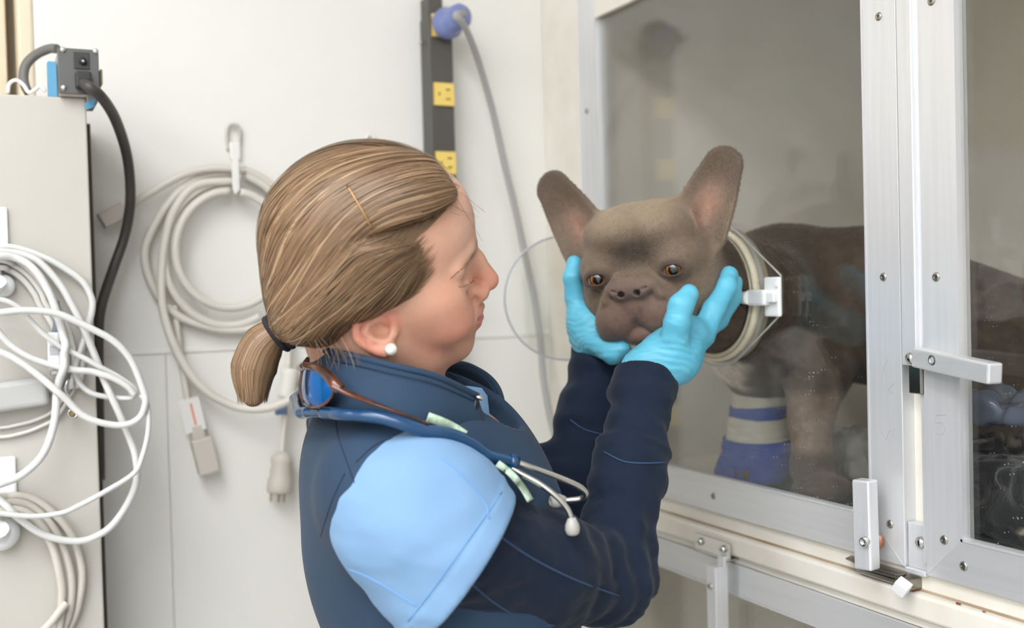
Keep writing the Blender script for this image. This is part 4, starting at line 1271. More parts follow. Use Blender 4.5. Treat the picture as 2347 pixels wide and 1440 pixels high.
def f_sleeveL(p):
    d = f_armL(p)
    t = ((p-EL_L)@(WR_L-EL_L))/((WR_L-EL_L)@(WR_L-EL_L))
    d = d-folds(p, EL_L, WR_L, 5.5, .0012, .4, 2.6)*sstep(-.1, .2, t)*sstep(1.02, .8, t)
    d = d+cloth_fold(p, (1, 1, 1.4), 30, .0026, 61)
    d = d-.0030*sstep(.78, .86, t)
    end = ((p-WR_L)@_n(WR_L-EL_L))-.008
    d = smax(d, end, .003)
    return d
pts = np.array([SH_R, EL_R, WR_R])
av, aq = surf(f_sleeveR, pts.min(0)-.08, pts.max(0)+.08, .0026, relax=1)
link('long_sleeve', qmesh('long_sleeve', av, aq), navy_m, person, label='navy knit sleeve')
pts = np.array([SH_L, EL_L, WR_L])
av, aq = surf(f_sleeveL, pts.min(0)-.08, pts.max(0)+.08, .0030, relax=1)
link('long_sleeve', qmesh('long_sleeve', av, aq), navy_m, person, label='navy knit sleeve')

# ---- gloves
glove_m = mat('blue_nitrile', (98, 182, 206), .42, spec=.45, bump=(120, .22, .002), noise=(30, 3, (86, 172, 198), .6), stretch=(1, 1, 2.2))
for nm, f, h_, wr, el in (('R', f_handR, HAND_R, WR_R, EL_R), ('L', f_handL, HAND_L, WR_L, EL_L)):
    P_ = np.concatenate([np.array(h_[0])]+[np.array(a) for a, _ in h_[2]])
    ax = _n(wr-el)
    def fg(p, f=f, wr=wr, ax=ax, sd=71 if nm == 'R' else 77):
        d = f(p)
        d = d+cloth_fold(p, (1, 1, 1.0), 70, .0007, sd)
        d = d-.00028*np.sin(((p-wr)@ax)*900+6*vnoise(p, 60, sd+3))*sstep(.06, .01, (p-wr)@ax)
        d = smax(d, -(dog_near(p)+.0010), .0015)                # the glove yields where it presses on the dog
        return smax(d, -((p-wr)@ax+.035), .003)
    gv, gq = surf(fg, P_.min(0)-.04, P_.max(0)+.04, .0014, relax=1)
    link('glove', qmesh('glove', gv, gq), glove_m, person, label='light blue nitrile glove')

# ---- trousers and shoes (below the picture)
tr = lambda p: smax(smax(f_legs(p, .004), .075-p[:, 2], .005), p[:, 2]-.97, .005)
tv, tq = surf(tr, (.2, .70, .05), (.62, 1.25, 1.05), .008, relax=0)
link('trousers', qmesh('trousers', tv, tq), mat('navy_trousers', (30, 40, 60), .8), person)
for a, b, c in LEGS:
    fs = lambda p: smax(smin(s_ell(p, c+np.array((.06, 0, -.045)), (.14, .05, .05)), s_cap(p, c, c+np.array((0, 0, -.05)), .05), .03), .001-p[:, 2], .004)
    v_, q_ = surf(fs, c-np.array((.12, .09, .10)), c+np.array((.24, .09, .07)), .006, relax=0)
    link('shoe', qmesh('shoe', v_, q_), mat('dark_shoe', (40, 40, 44), .6), person)

# ---- stitching that shows
vs = f_vest
for pts in ([(768, 950), (775, 1000), (795, 1060), (815, 1115)], [(815, 1060), (870, 1015), (960, 995), (1030, 1000)], [(735, 1230), (760, 1150), (790, 1085)]):
    line_part('stitch', vs, pts, .0005, stitch_m, .75, 1.1, person)
for pts in ([(798, 1305), (840, 1322), (890, 1350), (955, 1390)], [(1150, 1128), (1075, 1235), (1000, 1340), (935, 1425)], [(1010, 1050), (1060, 1090), (1110, 1150), (1122, 1190)]):
    line_part('stitch', f_sleeve, pts, .0006, pale_stitch_m, .7, 1.1, person)
for pts in ([(1135, 1222), (1220, 1280), (1320, 1330), (1418, 1366)], [(1060, 1320), (1130, 1380), (1200, 1420), (1270, 1435)], [(1384, 1036), (1430, 1058), (1480, 1062), (1530, 1060)]):
    line_part('stitch', f_sleeveR, pts, .0009, blue_stitch_m, .75, 1.25, person)
line_part('stitch', f_sleeveL, [(1306, 962), (1340, 985), (1390, 998)], .0009, blue_stitch_m, 1.0, 1.35, person)
# ================================================================== hair
A3 = lambda *c: np.array(c, float)/1000.0
TIE = A3(-64, 4, -43)
def f_hair(q):
    """hair mass in head coordinates"""
    m = q.copy(); m[:, 1] = np.abs(m[:, 1])
    d = s_ell(m, A3(11, 0, 38), A3(89, 75, 76))
    d = smin(d, s_ell(m, A3(-32, 20, -8), A3(44, 44, 46)), .025)
    d = smin(d, s_cap(q, A3(-44, 3, -24), TIE, .027, .013), .025)
    d = smin(d, s_ell(q, A3(48, -30, 72), A3(50, 35, 34)), .02)      # swept front volume
    d = smin(d, s_ell(m, A3(14, 58, 14), A3(38, 16, 30)), .02)       # side over the temple
    # hairline: keep hair behind a curved front limit
    zz = m[:, 2]*1000; yy = m[:, 1]*1000
    lim = np.interp(zz, [-80, -50, -30, -10, 2, 14, 25, 40, 52, 58, 64, 69, 75, 82, 92, 105], [-46, -40, -26, 0, 22, 38, 48, 54, 48, 34, 16, 30, 66, 86, 94, 98])/1000.0
    front = (m[:, 0]-lim-.012*vnoise(m*np.array((1, 1, 1)), 60, 91)*.5)
    d = d+.0075*sstep(-.034, .0, front)                             # thin toward the hairline
    d = smax(d, front*.75, .008)
    d = smax(d, -(q[:, 2]+.070+.25*(q[:, 0]+.04)), .012)
    d = smax(d, -s_ell(m, A3(2, 84, -22), A3(27, 20, 31)), .006)    # free the ear
    return d*HS
hlo, hhi = HO-.17, HO+.17
fhw = lambda p: f_hair(hl_(p))
hv, hq = surf(fhw, hlo, hhi, .0026, relax=1)
def hair_col(p, k=0.0):
    q = hl_(p)
    n = vnoise(np.stack([q[:, 0]*12, q[:, 1]*60, q[:, 2]*60], 1), 1.0, 95)
    c = np.tile(L3((128, 100, 74)), (len(p), 1))
    return np.clip(c*(1+.25*n[:, None]), 0, 1)
hair_m = mat('light_brown_hair', attr='Col', rough=.42, spec=.45, aniso=.4)
hair = link('hair', qmesh('hair', hv, hq, hair_col(hv)), hair_m, person, label='light brown hair tied back')
# strands combed over the mass toward the tie
def ribbons(paths, norms, width, cols, name, parent, kind=None):
    n, s, _ = paths.shape
    T = np.gradient(paths, axis=1); T /= np.linalg.norm(T, axis=2, keepdims=True)+1e-9
    Sd = np.cross(T, norms); Sd /= np.linalg.norm(Sd, axis=2, keepdims=True)+1e-9
    w_ = width[:, None, None]*np.interp(np.linspace(0, 1, s), [0, .12, .85, 1], [.3, 1, 1, .3])[None, :, None]
    V = np.stack([paths-Sd*w_, paths+Sd*w_], 2).reshape(-1, 3)
    i = np.arange(n)[:, None]*s*2+np.arange(s-1)[None]*2; i = i.ravel()
    Q = np.stack([i, i+1, i+3, i+2], 1)
    C = np.repeat(np.repeat(cols[:, None], s, 1).reshape(-1, 3), 2, 0)
    return link(name, qmesh(name, V, Q, C), hair_m, parent, kind=kind)
def strands(n, seed, steps=34):
    rs = np.random.RandomState(seed)
    # seeds: points on the mass, weighted to the hairline and crown
    q = hl_(hv); w_ = np.ones(len(q)); w_ *= 1+2.5*sstep(-.02, .05, q[:, 0])
    idx = rs.choice(len(q), n, p=w_/w_.sum())
    p = q[idx]+rs.randn(n, 3)*.0012
    lift = rs.rand(n)**2*.0035+.0004
    path = np.zeros((n, steps, 3)); nor = np.zeros((n, steps, 3))
    tie = TIE+rs.randn(n, 3)*.005
    d0 = np.linalg.norm(tie-p, axis=1)
    prev = None
    for k in range(steps):
        g = grad(f_hair, p, .003); gl = np.linalg.norm(g, axis=1, keepdims=True); g = g/np.maximum(gl, 1e-6)
        d = f_hair(p)
        p = p-g*np.clip(d-lift, -.006, .006)[:, None]
        path[:, k] = p; nor[:, k] = g
        to = tie-p; dist = np.linalg.norm(to, axis=1, keepdims=True); to = to/np.maximum(dist, 1e-6)
        # near the brow the hair is swept up and back before it falls to the tie
        fr = sstep(-.01, .055, p[:, 0])*sstep(.02, .06, p[:, 2])
        back = np.stack([-np.ones(n), np.where(p[:, 1] < 0, -.35, .35), .12*np.ones(n)], 1)
        dr = to*(1-.75*fr[:, None])+back*.75*fr[:, None]
        dr = dr-g*(dr*g).sum(1, keepdims=True)
        dr /= np.linalg.norm(dr, axis=1, keepdims=True)+1e-9
        if prev is not None: dr = .55*dr+.45*prev; dr /= np.linalg.norm(dr, axis=1, keepdims=True)+1e-9
        prev = dr
        stp = np.minimum(d0[:, None]*1.25/steps, dist*.6)
        p = p+dr*stp
    return path, nor
def hair_tint(n, seed, pos):
    rs = np.random.RandomState(seed)
    a, b, c = L3((112, 86, 62)), L3((158, 126, 94)), L3((180, 150, 116))
    lock = .5+.5*vnoise(pos*np.array((18, 40, 40)), 1.0, 97)
    t = np.clip(lock*.8+rs.randn(n)*.22, 0, 1)[:, None]
    col = a*(1-t)+b*t
    bl = (rs.rand(n) < .06+.22*(lock > .8))[:, None]
    return np.where(bl, c*(.75+.25*rs.rand(n, 1)), col)
hp_, hn_ = strands(9000, 3)
hcol = hair_tint(9000, 4, hp_[:, 0])
W = lambda a: HO+a@HRm.T*HS
o = ribbons(W(hp_), hn_@HRm.T, np.full(9000, .00042)+.00022*np.random.RandomState(5).rand(9000), hcol, 'hair_strands', person, kind='stuff')
# ponytail
_td = DEP(hw(TIE))
PT = [hw(TIE), P(608, 785, _td), P(582, 845, _td), P(580, 908, _td)]
PR = [.0095, .0180, .0200, .0135]
pt_d = DEP(hw(TIE))
tail_ax, tail_r = spline(PT, PR, 8)
f_tail = lambda p: s_chain(p, tail_ax, [r*.74 for r in tail_r], 0)
tv, tq = surf(f_tail, np.min(tail_ax, 0)-.03, np.max(tail_ax, 0)+.03, .0025, relax=1)
link('ponytail', qmesh('ponytail', tv, tq, np.clip(np.tile(L3((118, 86, 58)), (len(tv), 1)), 0, 1)), hair_m, person, label='short light brown ponytail')
rs = np.random.RandomState(8); n = 2600; st = 18
ax_ = np.array(tail_ax); rr_ = np.array(tail_r); tt = np.linspace(0, 1, len(ax_))
tg = np.gradient(ax_, axis=0); tg /= np.linalg.norm(tg, axis=1)[:, None]
n1 = np.cross(tg, FWD); n1 /= np.linalg.norm(n1, axis=1)[:, None]; n2 = np.cross(tg, n1)
an = rs.rand(n)*2*math.pi; rad = np.sqrt(.55+.5*rs.rand(n)); end = .86+.2*rs.rand(n)
path = np.zeros((n, st, 3)); nor = np.zeros((n, st, 3))
for k in range(st):
    t = np.clip(k/(st-1)*end, 0, 1.06)
    I = lambda arr: np.stack([np.interp(t, tt, arr[:, j]) for j in range(3)], 1)
    r = np.interp(t, tt, rr_)*rad*(1.03)
    o_ = I(n1)*np.cos(an)[:, None]+I(n2)*np.sin(an)[:, None]
    path[:, k] = I(ax_)+o_*r[:, None]+I(tg)*np.maximum(t-1, 0)[:, None]*.12; nor[:, k] = o_
ribbons(path, nor, np.full(n, .00042), hair_tint(n, 9, path[:, 8]*3), 'ponytail_strands', person, kind='stuff')
# fine hairs feathering the temple, eyebrow and lashes
rs = np.random.RandomState(28)
fq = hl_(hv); sel = (fq[:, 1] < -.035)&(fq[:, 0] > .005)&(fq[:, 2] > -.01)&(fq[:, 2] < .075)
fr_ = fq[sel]; hs_ = f_head(fr_); fr_ = fr_[np.abs(hs_) < .004]
n = 900; st = 10
p0 = fr_[rs.choice(len(fr_), n)]+np.array((.012, 0, .004))*rs.rand(n, 1)
dirv = TIE-p0; dirv /= np.linalg.norm(dirv, axis=1)[:, None]
path = np.zeros((n, st, 3)); nor = np.zeros((n, st, 3)); pp = p0+rs.randn(n, 3)*.001
f_both = lambda q_: np.minimum(f_head(q_), f_hair(q_))
lf = .0004+.0012*rs.rand(n)
for k in range(st):
    g = grad(f_both, pp, .002); g /= np.linalg.norm(g, axis=1)[:, None]+1e-9
    pp = pp-g*np.clip(f_both(pp)-lf, -.004, .004)[:, None]
    path[:, k] = pp; nor[:, k] = g
    dd = dirv-g*(dirv*g).sum(1)[:, None]; dd /= np.linalg.norm(dd, axis=1)[:, None]
    pp = pp+dd*(.0035+.002*rs.rand(n, 1))
ribbons(HO+path@HRm.T*HS, nor@HRm.T, np.full(n, .00017), hair_tint(n, 29, path[:, 0]), 'temple_hairs', person, kind='stuff')
def brow_hairs(name, pts, n, ln, wdt, col, du, dv_, jit):
    rs = np.random.RandomState(31); q_, _ = spline([np.array((u, v, 0.)) for (u, v) in pts], [0]*len(pts), 8)
    path = np.zeros((n, 6, 3)); nor = np.zeros((n, 6, 3))
    for i in range(n):
        c = q_[rs.randint(len(q_))][:2]+rs.randn(2)*jit
        a = hit(f_skin_head, c[0], c[1], .75, 1.12, -.0002)
        b = hit(f_skin_head, c[0]+du*ln, c[1]+dv_*ln, .75, 1.12, .0012)
        for k in range(6): path[i, k] = a+(b-a)*k/5
        nor[i] = CAM-a
    ribbons(path, nor, np.full(n, wdt), np.tile(L3(col), (n, 1))*(.8+.4*rs.rand(n, 1)), name, person, kind='stuff')
brow_hairs('eyebrow', [(1088, 580), (1080, 594), (1066, 610), (1050, 624), (1036, 636)], 80, 8, .00011, (164, 126, 100), -.8, .55, .9)
brow_hairs('eyelash', [(1048, 656), (1058, 655), (1068, 651), (1078, 645), (1085, 639)], 44, 7, .00012, (104, 78, 62), .6, .55, .4)
# loose hairs at the nape and brow
rs = np.random.RandomState(18); n = 70; st = 14
path = np.zeros((n, st, 3)); nor = np.zeros((n, st, 3))
for i in range(n):
    if i < 35:
        a = P(rs.uniform(700, 850), rs.uniform(770, 800), .90); b = a+(P(815, 880, .89)-P(790, 800, .89))*rs.uniform(.4, 1.1)+rs.randn(3)*.005
    elif i < 75:
        a = hw(A3(rs.uniform(70, 84), rs.uniform(-40, 10), rs.uniform(70, 90))); b = hw(A3(rs.uniform(60, 105), rs.uniform(-50, 0), rs.uniform(30, 70)))
    else:
        a = hw(A3(rs.uniform(-20, 60), rs.uniform(-20, 20), rs.uniform(104, 110))); b = a+hw(A3(rs.uniform(-10, 30), rs.uniform(-20, 20), rs.uniform(5, 22)))-HO
    mid = (a+b)/2+rs.randn(3)*.0025
    for k in range(st):
        t = k/(st-1); path[i, k] = a*(1-t)**2+2*mid*t*(1-t)+b*t*t
    nor[i] = CAM-a
ribbons(path, nor, np.full(n, .00014), hair_tint(n, 19, path[:, 0]), 'loose_hairs', person, kind='stuff')
# hair tie, hairpin, pearl earring
tm = MB(); tn = _n(PT[1]-PT[0]); t1 = _n(np.cross(tn, FWD)); t2 = np.cross(tn, t1)
for off_, r_ in ((.003, .0165), (.0085, .0172), (.0135, .0165)):
    tm.tube([hw(TIE)+tn*off_+(t1*math.cos(2*math.pi*k/24)+t2*math.sin(2*math.pi*k/24)*.9)*r_ for k in range(24)], .0034, 8, closed=True, sub=1)
tm.build('hair_tie', mat('black_elastic', (34, 30, 34), .75, bump=(800, .3, .0005)), person, label='black elastic hair tie')
gold_m = mat('gold_pin', (186, 146, 96), .28, 1.0)
pin = [hit(fhw, u, v, .7, 1.1, .0058) for (u, v) in ((795, 424), (812, 452), (832, 486), (853, 524))]
MB().tube(pin, .0007, 8, sub=3).build('hairpin', gold_m, person, label='gold hairpin')
pe = hit(f_skin_head, 897, 801, .7, 1.1, .002)
MB().lathe([(.0054*math.sin(math.pi*k/14), -.0054*math.cos(math.pi*k/14)) for k in range(15)], pe-FWD*.002, -FWD, 20).build('earring', mat('pearl', (236, 230, 218), .18, coat=.6), person, label='round white pearl earring')
# ================================================================== things hung on the person
def vd(u, v, d, off=.006):             # depth just in front of the vest
    p = hit(f_vest, u, v, .70, 1.2); return min(d, DEP(p)-off) if abs(f_vest(p[None])[0]) < .01 else d
_cp = []                                # sampled collar, to keep things outside it
for a_, b_ in zip(CTP, CBP):
    for t_ in np.linspace(0, 1, 9): _cp.append(a_*(1-t_)+b_*t_)
_cp = np.array(_cp); _cc = _cp.mean(0)
def clear(pts, r, fs, collar_r=.0105, it=40):
    """push dense points out of the clothes so that a strand of radius r only just presses in"""
    q = np.array(pts, float); r = np.broadcast_to(r, (len(q),))
    for _ in range(it):
        for f in fs:
            d = f(q); g = grad(f, q, .002); g /= np.linalg.norm(g, axis=1)[:, None]+1e-9
            q = q+g*(np.clip(r-.0006-d, 0, .004)*.7)[:, None]
        if collar_r:
            df = q[:, None]-_cp[None]; ds = np.sqrt((df**2).sum(2)); k = ds.argmin(1); o = _cp[k]-_cc; o[:, 2] = 0
            o /= np.linalg.norm(o, axis=1)[:, None]+1e-9
            side = ((q-_cp[k])*o).sum(1)                     # how far outside the collar's mid surface
            near = ds.min(1) < .03
            q = q+o*(np.where(near, np.clip(r-.0004-side, 0, .004), 0)*.7)[:, None]
    return [x for x in q]
st = empty('stethoscope', P(1100, 1040, .9), 'stethoscope with blue tube and steel ear tubes draped on the vest', 'stethoscope')
tube_m = mat('blue_rubber_tube', (14, 64, 104), .22, spec=.6, coat=.4)
steel2_m = mat('satin_steel', (196, 192, 186), .25, 1.0)
T = [(1040, 880, 1.14), (900, 872, 1.175), (760, 872, 1.10), (703, 940, .985), (738, 942, .915), (800, 950, .872), (880, 960, .858), (960, 984, .862), (1040, 1018, .878), (1110, 1042, .892), (1174, 1059, .905)]
pts = [P(u, v, vd(u, v, d) if u > 690 and d < 1 else d) for (u, v, d) in T]
q_, _ = spline(pts, [0]*len(pts), 8)
q_ = clear(q_, .0053, [f_vest, lambda p: f_sleeve(p)+.0022, f_sleeveL])
MB().tube(q_, .0053, 14, sub=1).build('tube', tube_m, st)
pts = [q_[-1]]
e = q_[-1]
MB().tube([e-(q_[-1]-q_[-3])*.5, e+(q_[-1]-q_[-3])*.6], .0064, 14, sub=1).build('collar_sleeve', tube_m, st)
d0 = DEP(e)
A_ = [(1172, 1056, d0), (1215, 1070, d0+.002), (1270, 1090, d0+.010), (1322, 1112, d0+.018), (1342, 1128, d0+.024), (1336, 1142, d0+.030), (1308, 1147, d0+.033), (1292, 1146, d0+.034)]
B_ = [(1160, 1064, d0-.001), (1190, 1084, d0-.003), (1235, 1108, d0-.006), (1275, 1138, d0-.008), (1300, 1166, d0-.008), (1311, 1192, d0-.008)]
ENDS = []
for pp in (A_, B_):
    q_, _ = spline([P(*c) for c in pp], [0]*len(pp), 8)
    q_ = clear(q_, np.where(np.arange(len(q_)) > len(q_)-14, .0068, .0027), [f_vest, f_sleeveR, f_sleeveL], 0); ENDS.append(q_[-1])
    MB().tube(q_, .0026, 12, sub=1).build('ear_tube', steel2_m, st)
tip_m = mat('grey_ear_tip', (176, 172, 166), .35)
for p_e, du, dv_, dw_ in ((ENDS[1], .05, -1, 0), (ENDS[0], -1, -.1, -.35)):
    ax = RIGHT*du+UP*dv_+FWD*dw_
    p_e = p_e-ax/np.linalg.norm(ax)*.002
    MB().lathe([(.0030, 0), (.0042, .002), (.0060, .006), (.0064, .010), (.0054, .0135), (.0034, .0150), (.0026, .0140), (0, .0110)], p_e, ax, 18).build('ear_tip', tip_m, st)

# sunglasses pushed to the back of the collar
sg = empty('sunglasses', P(735, 890, .93), 'tortoiseshell sunglasses with mirrored blue lenses hooked behind the collar', 'sunglasses')
tort_m = mat('tortoiseshell', (46, 28, 20), .18, noise=(70, 2, (128, 64, 28), .55), coat=.6)
lens_m = mat('blue_mirror_lens', (28, 112, 196), .05, .9)
def lens(rows, name, parent):
    V = []; Fc = []; n = len(rows[0]); R_ = []
    for row in rows:
        q, _ = spline([P(*c) for c in row], [0]*len(row), 5); R_.append(q)
    cols = []
    for j in range(len(R_[0])):
        q, _ = spline([R_[i][j] for i in range(len(R_))], [0]*len(R_), 5); cols.append(q)
    a, b = len(cols), len(cols[0])
    for s in (0, 1):
        for j in range(a):
            for i in range(b): V.append(cols[j][i]+FWD*.0022*s)
    S = a*b
    for j in range(a-1):
        for i in range(b-1):
            k = j*b+i; Fc += [(k, k+1, k+b+1, k+b), (S+k, S+k+b, S+k+b+1, S+k+1)]
    for j in range(a-1):
        for i in (0, b-1): Fc.append((j*b+i, (j+1)*b+i, S+(j+1)*b+i, S+j*b+i))
    for i in range(b-1):
        for j in (0, a-1): Fc.append((j*b+i, S+j*b+i, S+j*b+i+1, j*b+i+1))
    MB().add(V, Fc, True).build(name, lens_m, parent, label='blue mirrored lens')
    rim = [c for c in R_[0]]+[cols[-1][i] for i in range(b)][1:]+R_[-1][::-1][1:]+[cols[0][i] for i in range(b)][::-1][1:-1]
    return rim
rim = lens([[(692, 850, .940), (706, 838, .905), (730, 846, .885), (750, 860, .878)],
            [(688, 882, .940), (702, 878, .900), (732, 884, .880), (763, 888, .872)],
            [(690, 908, .940), (704, 913, .902), (732, 916, .882), (761, 908, .874)],
            [(697, 924, .940), (710, 932, .906), (732, 932, .887), (750, 922, .880)]], 'lens', sg)
MB().tube(rim[:len(rim)], .0013, 8, closed=True, sub=1).build('rim', tort_m, sg)
lens([[(712, 818, 1.110), (720, 810, 1.130), (740, 814, 1.150), (756, 818, 1.160)], [(706, 848, 1.110), (716, 848, 1.135), (738, 852, 1.155), (756, 854, 1.165)],
      [(710, 868, 1.110), (718, 872, 1.130), (740, 872, 1.150), (756, 867, 1.160)]], 'lens', sg)
MB().tube([P(696, 838, .925), P(685, 844, .960), P(684, 842, 1.01), P(694, 834, 1.06), P(710, 826, 1.11)], .0028, 8, sub=5).build('bridge', tort_m, sg)
MB().tube([P(706, 822, .925), P(700, 838, .915), P(724, 842, .884), P(750, 860, .872), P(768, 882, .864), P(782, 893, .862)], [.002, .003, .0036, .0046, .0052, .0046], 10, sub=6).build('brow_bar', tort_m, sg)
MB().tube([P(764, 884, .864), P(800, 902, .860), P(850, 922, .862), P(910, 944, .862), P(984, 972, .866)], [.0062, .0048, .0036, .0026, .0022], 10, sub=6, flat=.5).build('temple', tort_m, sg)
q_, _ = spline([P(756, 842, 1.163), P(830, 852, 1.20), P(930, 868, 1.215)], [0]*3, 8)
MB().tube(clear(q_, .0045, [f_vest, f_sleeveL]), [.0045-.0023*k/16 for k in range(17)], 10, sub=1, flat=.5).build('temple', tort_m, sg)

# pale green lanyard under the stethoscope
ly = empty('lanyard', P(1020, 985, .9), 'pale green fabric lanyard lying over the vest front', 'lanyard')
lan_m = mat('pale_green_ribbon', (196, 216, 190), .8, noise=(220, 2, (120, 140, 120), .5))
def ribbon(pts, wpx, name):
    V = []; Fc = []
    q, _ = spline([np.array((u, v, d)) for (u, v, d) in pts], [0]*len(pts), 6)
    for i, c in enumerate(q):
        a, b = q[max(i-1, 0)], q[min(i+1, len(q)-1)]
        t = np.array((b[0]-a[0], b[1]-a[1])); t = t/np.linalg.norm(t); nn = np.array((-t[1], t[0]))
        for s in (-1, 1):
            u, v = c[0]+nn[0]*s*wpx/2, c[1]+nn[1]*s*wpx/2
            dd = vd(u, v, c[2], .0022); ps_ = hit(f_sleeve, u, v, .70, 1.2)
            if abs(f_sleeve(ps_[None])[0]) < .010: dd = min(dd, DEP(ps_)-.0030)
            for k in (0, .0012): V.append(P(u, v, dd+k))
    for i in range(len(q)-1):
        a = i*4; b = a+4
        Fc += [(a, a+2, b+2, b), (a+1, b+1, b+3, a+3), (a, b, b+1, a+1), (a+2, a+3, b+3, b+2)]
    Fc += [(0, 1, 3, 2), (len(V)-4, len(V)-2, len(V)-1, len(V)-3)]
    MB().add(V, Fc, True).build(name, lan_m, ly)
ribbon([(980, 956, .872), (1008, 966, .876), (1038, 980, .885), (1066, 998, .895)], 22, 'strap')
ribbon([(1140, 1062, .915), (1170, 1085, .925), (1198, 1118, .935), (1216, 1148, .945)], 16, 'strap')
# ================================================================== grey cabinet, cords and fittings
CY0 = 1.33
cab_m = mat('cabinet_paint', (196, 191, 181), .45, spec=.4, noise=(4, 2, (189, 183, 172), .5))
cab = empty('cabinet', (-.2, 1.41, 0), 'tall pale grey cabinet with cables hung on its front', 'cabinet')
CXR = .1100; CZT = 1.7343
MB().box((-.55, CY0, .02), (CXR, 1.44, CZT), .002).build('body', cab_m, cab)
MB().box((-.55, CY0+.01, 0), (CXR-.01, 1.43, .02)).build('plinth', mat('plinth_dark', (60, 58, 55), .6), cab)
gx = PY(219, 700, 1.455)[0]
MB().box((CXR-.01, 1.44, .02), (gx, 1.498, 1.722), .001).build('back_strip', mat('dark_brown_strip', (78, 70, 60), .5, .2), cab)  # even dark brown strip standing between the cabinet and the wall

white_cab_m = mat('white_cable', (218, 216, 212), .4, spec=.4)
grey_cab_m = mat('grey_beige_cable', (205, 198, 186), .45)
pale_cab_m = mat('pale_grey_cable', (216, 212, 204), .45)
def cord(name, pts, r, m, label, cat='cable', group=None, y=None, parent=None, sub=6, n=10):
    """pts: (u, v) on plane y, or (u, v, y)"""
    q = [PY(c[0], c[1], c[2] if len(c) > 2 else y) for c in pts]
    mb = MB().tube(q, r, n, sub=sub)
    if parent is not None: return mb.build(name, m, parent)
    return mb.build(name, m, None, label=label, cat=cat, group=group)
CABLES = []
def cable(name, pts, r, m, label, group=None):
    q, _ = spline([PY(*c) for c in pts], [0]*len(pts), 8)
    CABLES.append((name, np.array(q), r, m, label, group))
def relax_cables(obst):
    """where two cables cross, one passes in front of the other"""
    Q = [c[1].copy() for c in CABLES]; R = [c[2] for c in CABLES]
    n = len(Q); allq = Q+[o[0] for o in obst]; allr = R+[o[1] for o in obst]
    for it in range(90):
        D = [np.zeros_like(q) for q in Q]
        for i in range(n):
            for j in range(i+1, len(allq)):
                A, B = Q[i], (Q[j] if j < n else allq[j])
                if (A.min(0)-.012 > B.max(0)).any() or (B.min(0)-.012 > A.max(0)).any(): continue
                df = A[:, None]-B[None]; ds = np.sqrt((df**2).sum(2)); need = R[i]+allr[j]+.0004
                ii, jj = np.where(ds < need)
                if not len(ii): continue
                v = df[ii, jj]*np.array((.35, 1, .35)); s0 = 1.0 if CABLES[i][1][:, 1].mean() > (CABLES[j][1][:, 1].mean() if j < n else 9) else -1.0
                v[:, 1] += s0*.0015; v /= np.linalg.norm(v, axis=1)[:, None]+1e-9
                pn = (need-ds[ii, jj])[:, None]*v*(.5 if j < n else 1.0)
                for a, p_ in zip(ii, pn):
                    if np.abs(p_).max() > np.abs(D[i][a]).max(): D[i][a] = p_
                if j < n:
                    for b, p_ in zip(jj, -pn):
                        if np.abs(p_).max() > np.abs(D[j][b]).max(): D[j][b] = p_
        for i in range(n):
            d = D[i]
            for _ in range(2):
                e = np.vstack([d[:1], d, d[-1:]]); d = np.where(np.abs(d) > 0, d, .0)*.5+(e[:-2]+e[2:])*.25
            Q[i] = Q[i]+d*.9
            e = np.vstack([2*Q[i][:1]-Q[i][1:2], Q[i], 2*Q[i][-1:]-Q[i][-2:-1]])
            Q[i][:, 1] = Q[i][:, 1]*.92+(e[:-2, 1]+e[2:, 1])*.04
            Q[i][:, 1] = np.minimum(Q[i][:, 1], CY0-R[i]-.0003)
    for (name, _, r, m, label, group), q in zip(CABLES, Q):
        MB().tube([p for p in q], r, 10, sub=1).build(name, m, None, label=label, cat='cable', group=group)
G1 = 'white cables looped on the cabinet'
def lay(pts, y0, y1=None):
    y1 = y0 if y1 is None else y1; n = len(pts)
    return [(u, v, y0+(y1-y0)*i/(n-1)) for i, (u, v) in enumerate(pts)]
cable('white_cable', lay([(-40, 578), (25, 567), (100, 590), (150, 617), (190, 647), (210, 685), (210, 715), (202, 745), (190, 790), (178, 840), (172, 890)], 1.318, 1.322), .0040, white_cab_m,
     'white cable arching widest from the upper hook beside the dark strip by the cabinet', group=G1)
cable('white_cable', lay([(-40, 590), (25, 580), (75, 592), (105, 615), (140, 657), (162, 695), (185, 740), (207, 790), (225, 835), (240, 875), (285, 976), (311, 1050), (309, 1118), (264, 1197), (211, 1234), (158, 1240), (95, 1224), (42, 1187), (0, 1145), (-40, 1100)], 1.310, 1.296), .0041, white_cab_m,
     'long white cable falling from the upper hook into a low wide loop', group=G1)
cable('white_cable', lay([(-40, 592), (8, 587), (50, 597), (82, 622), (107, 660), (125, 702), (140, 752), (147, 790), (144, 840), (132, 891), (124, 970), (100, 1039), (53, 1087), (0, 1110), (-40, 1120)], 1.304, 1.286), .0043, white_cab_m,
     'white cable curving down past the white connector and back', group=G1)
cable('white_cable', lay([(-40, 722), (0, 717), (50, 712), (100, 714), (140, 722), (175, 737), (212, 755), (250, 775), (280, 800), (305, 835), (327, 891), (333, 928), (317, 960), (280, 975), (227, 968), (185, 949), (142, 907), (79, 854), (32, 822), (0, 807), (-40, 790)], 1.276, 1.292), .0039, white_cab_m,
     'white cable forming the biggest crossing loop over the dark strip by the cabinet', group=G1)
cable('white_cable', lay([(-40, 680), (0, 687), (25, 695), (50, 712), (75, 740), (107, 772), (150, 800), (200, 825), (237, 847), (275, 867), (305, 889), (311, 900), (301, 912), (264, 912), (211, 902), (180, 875), (174, 838), (195, 775)], 1.284, 1.314), .0031, white_cab_m,
     'thin white cable slanting through the crossing loop to a tight bend', group=G1)
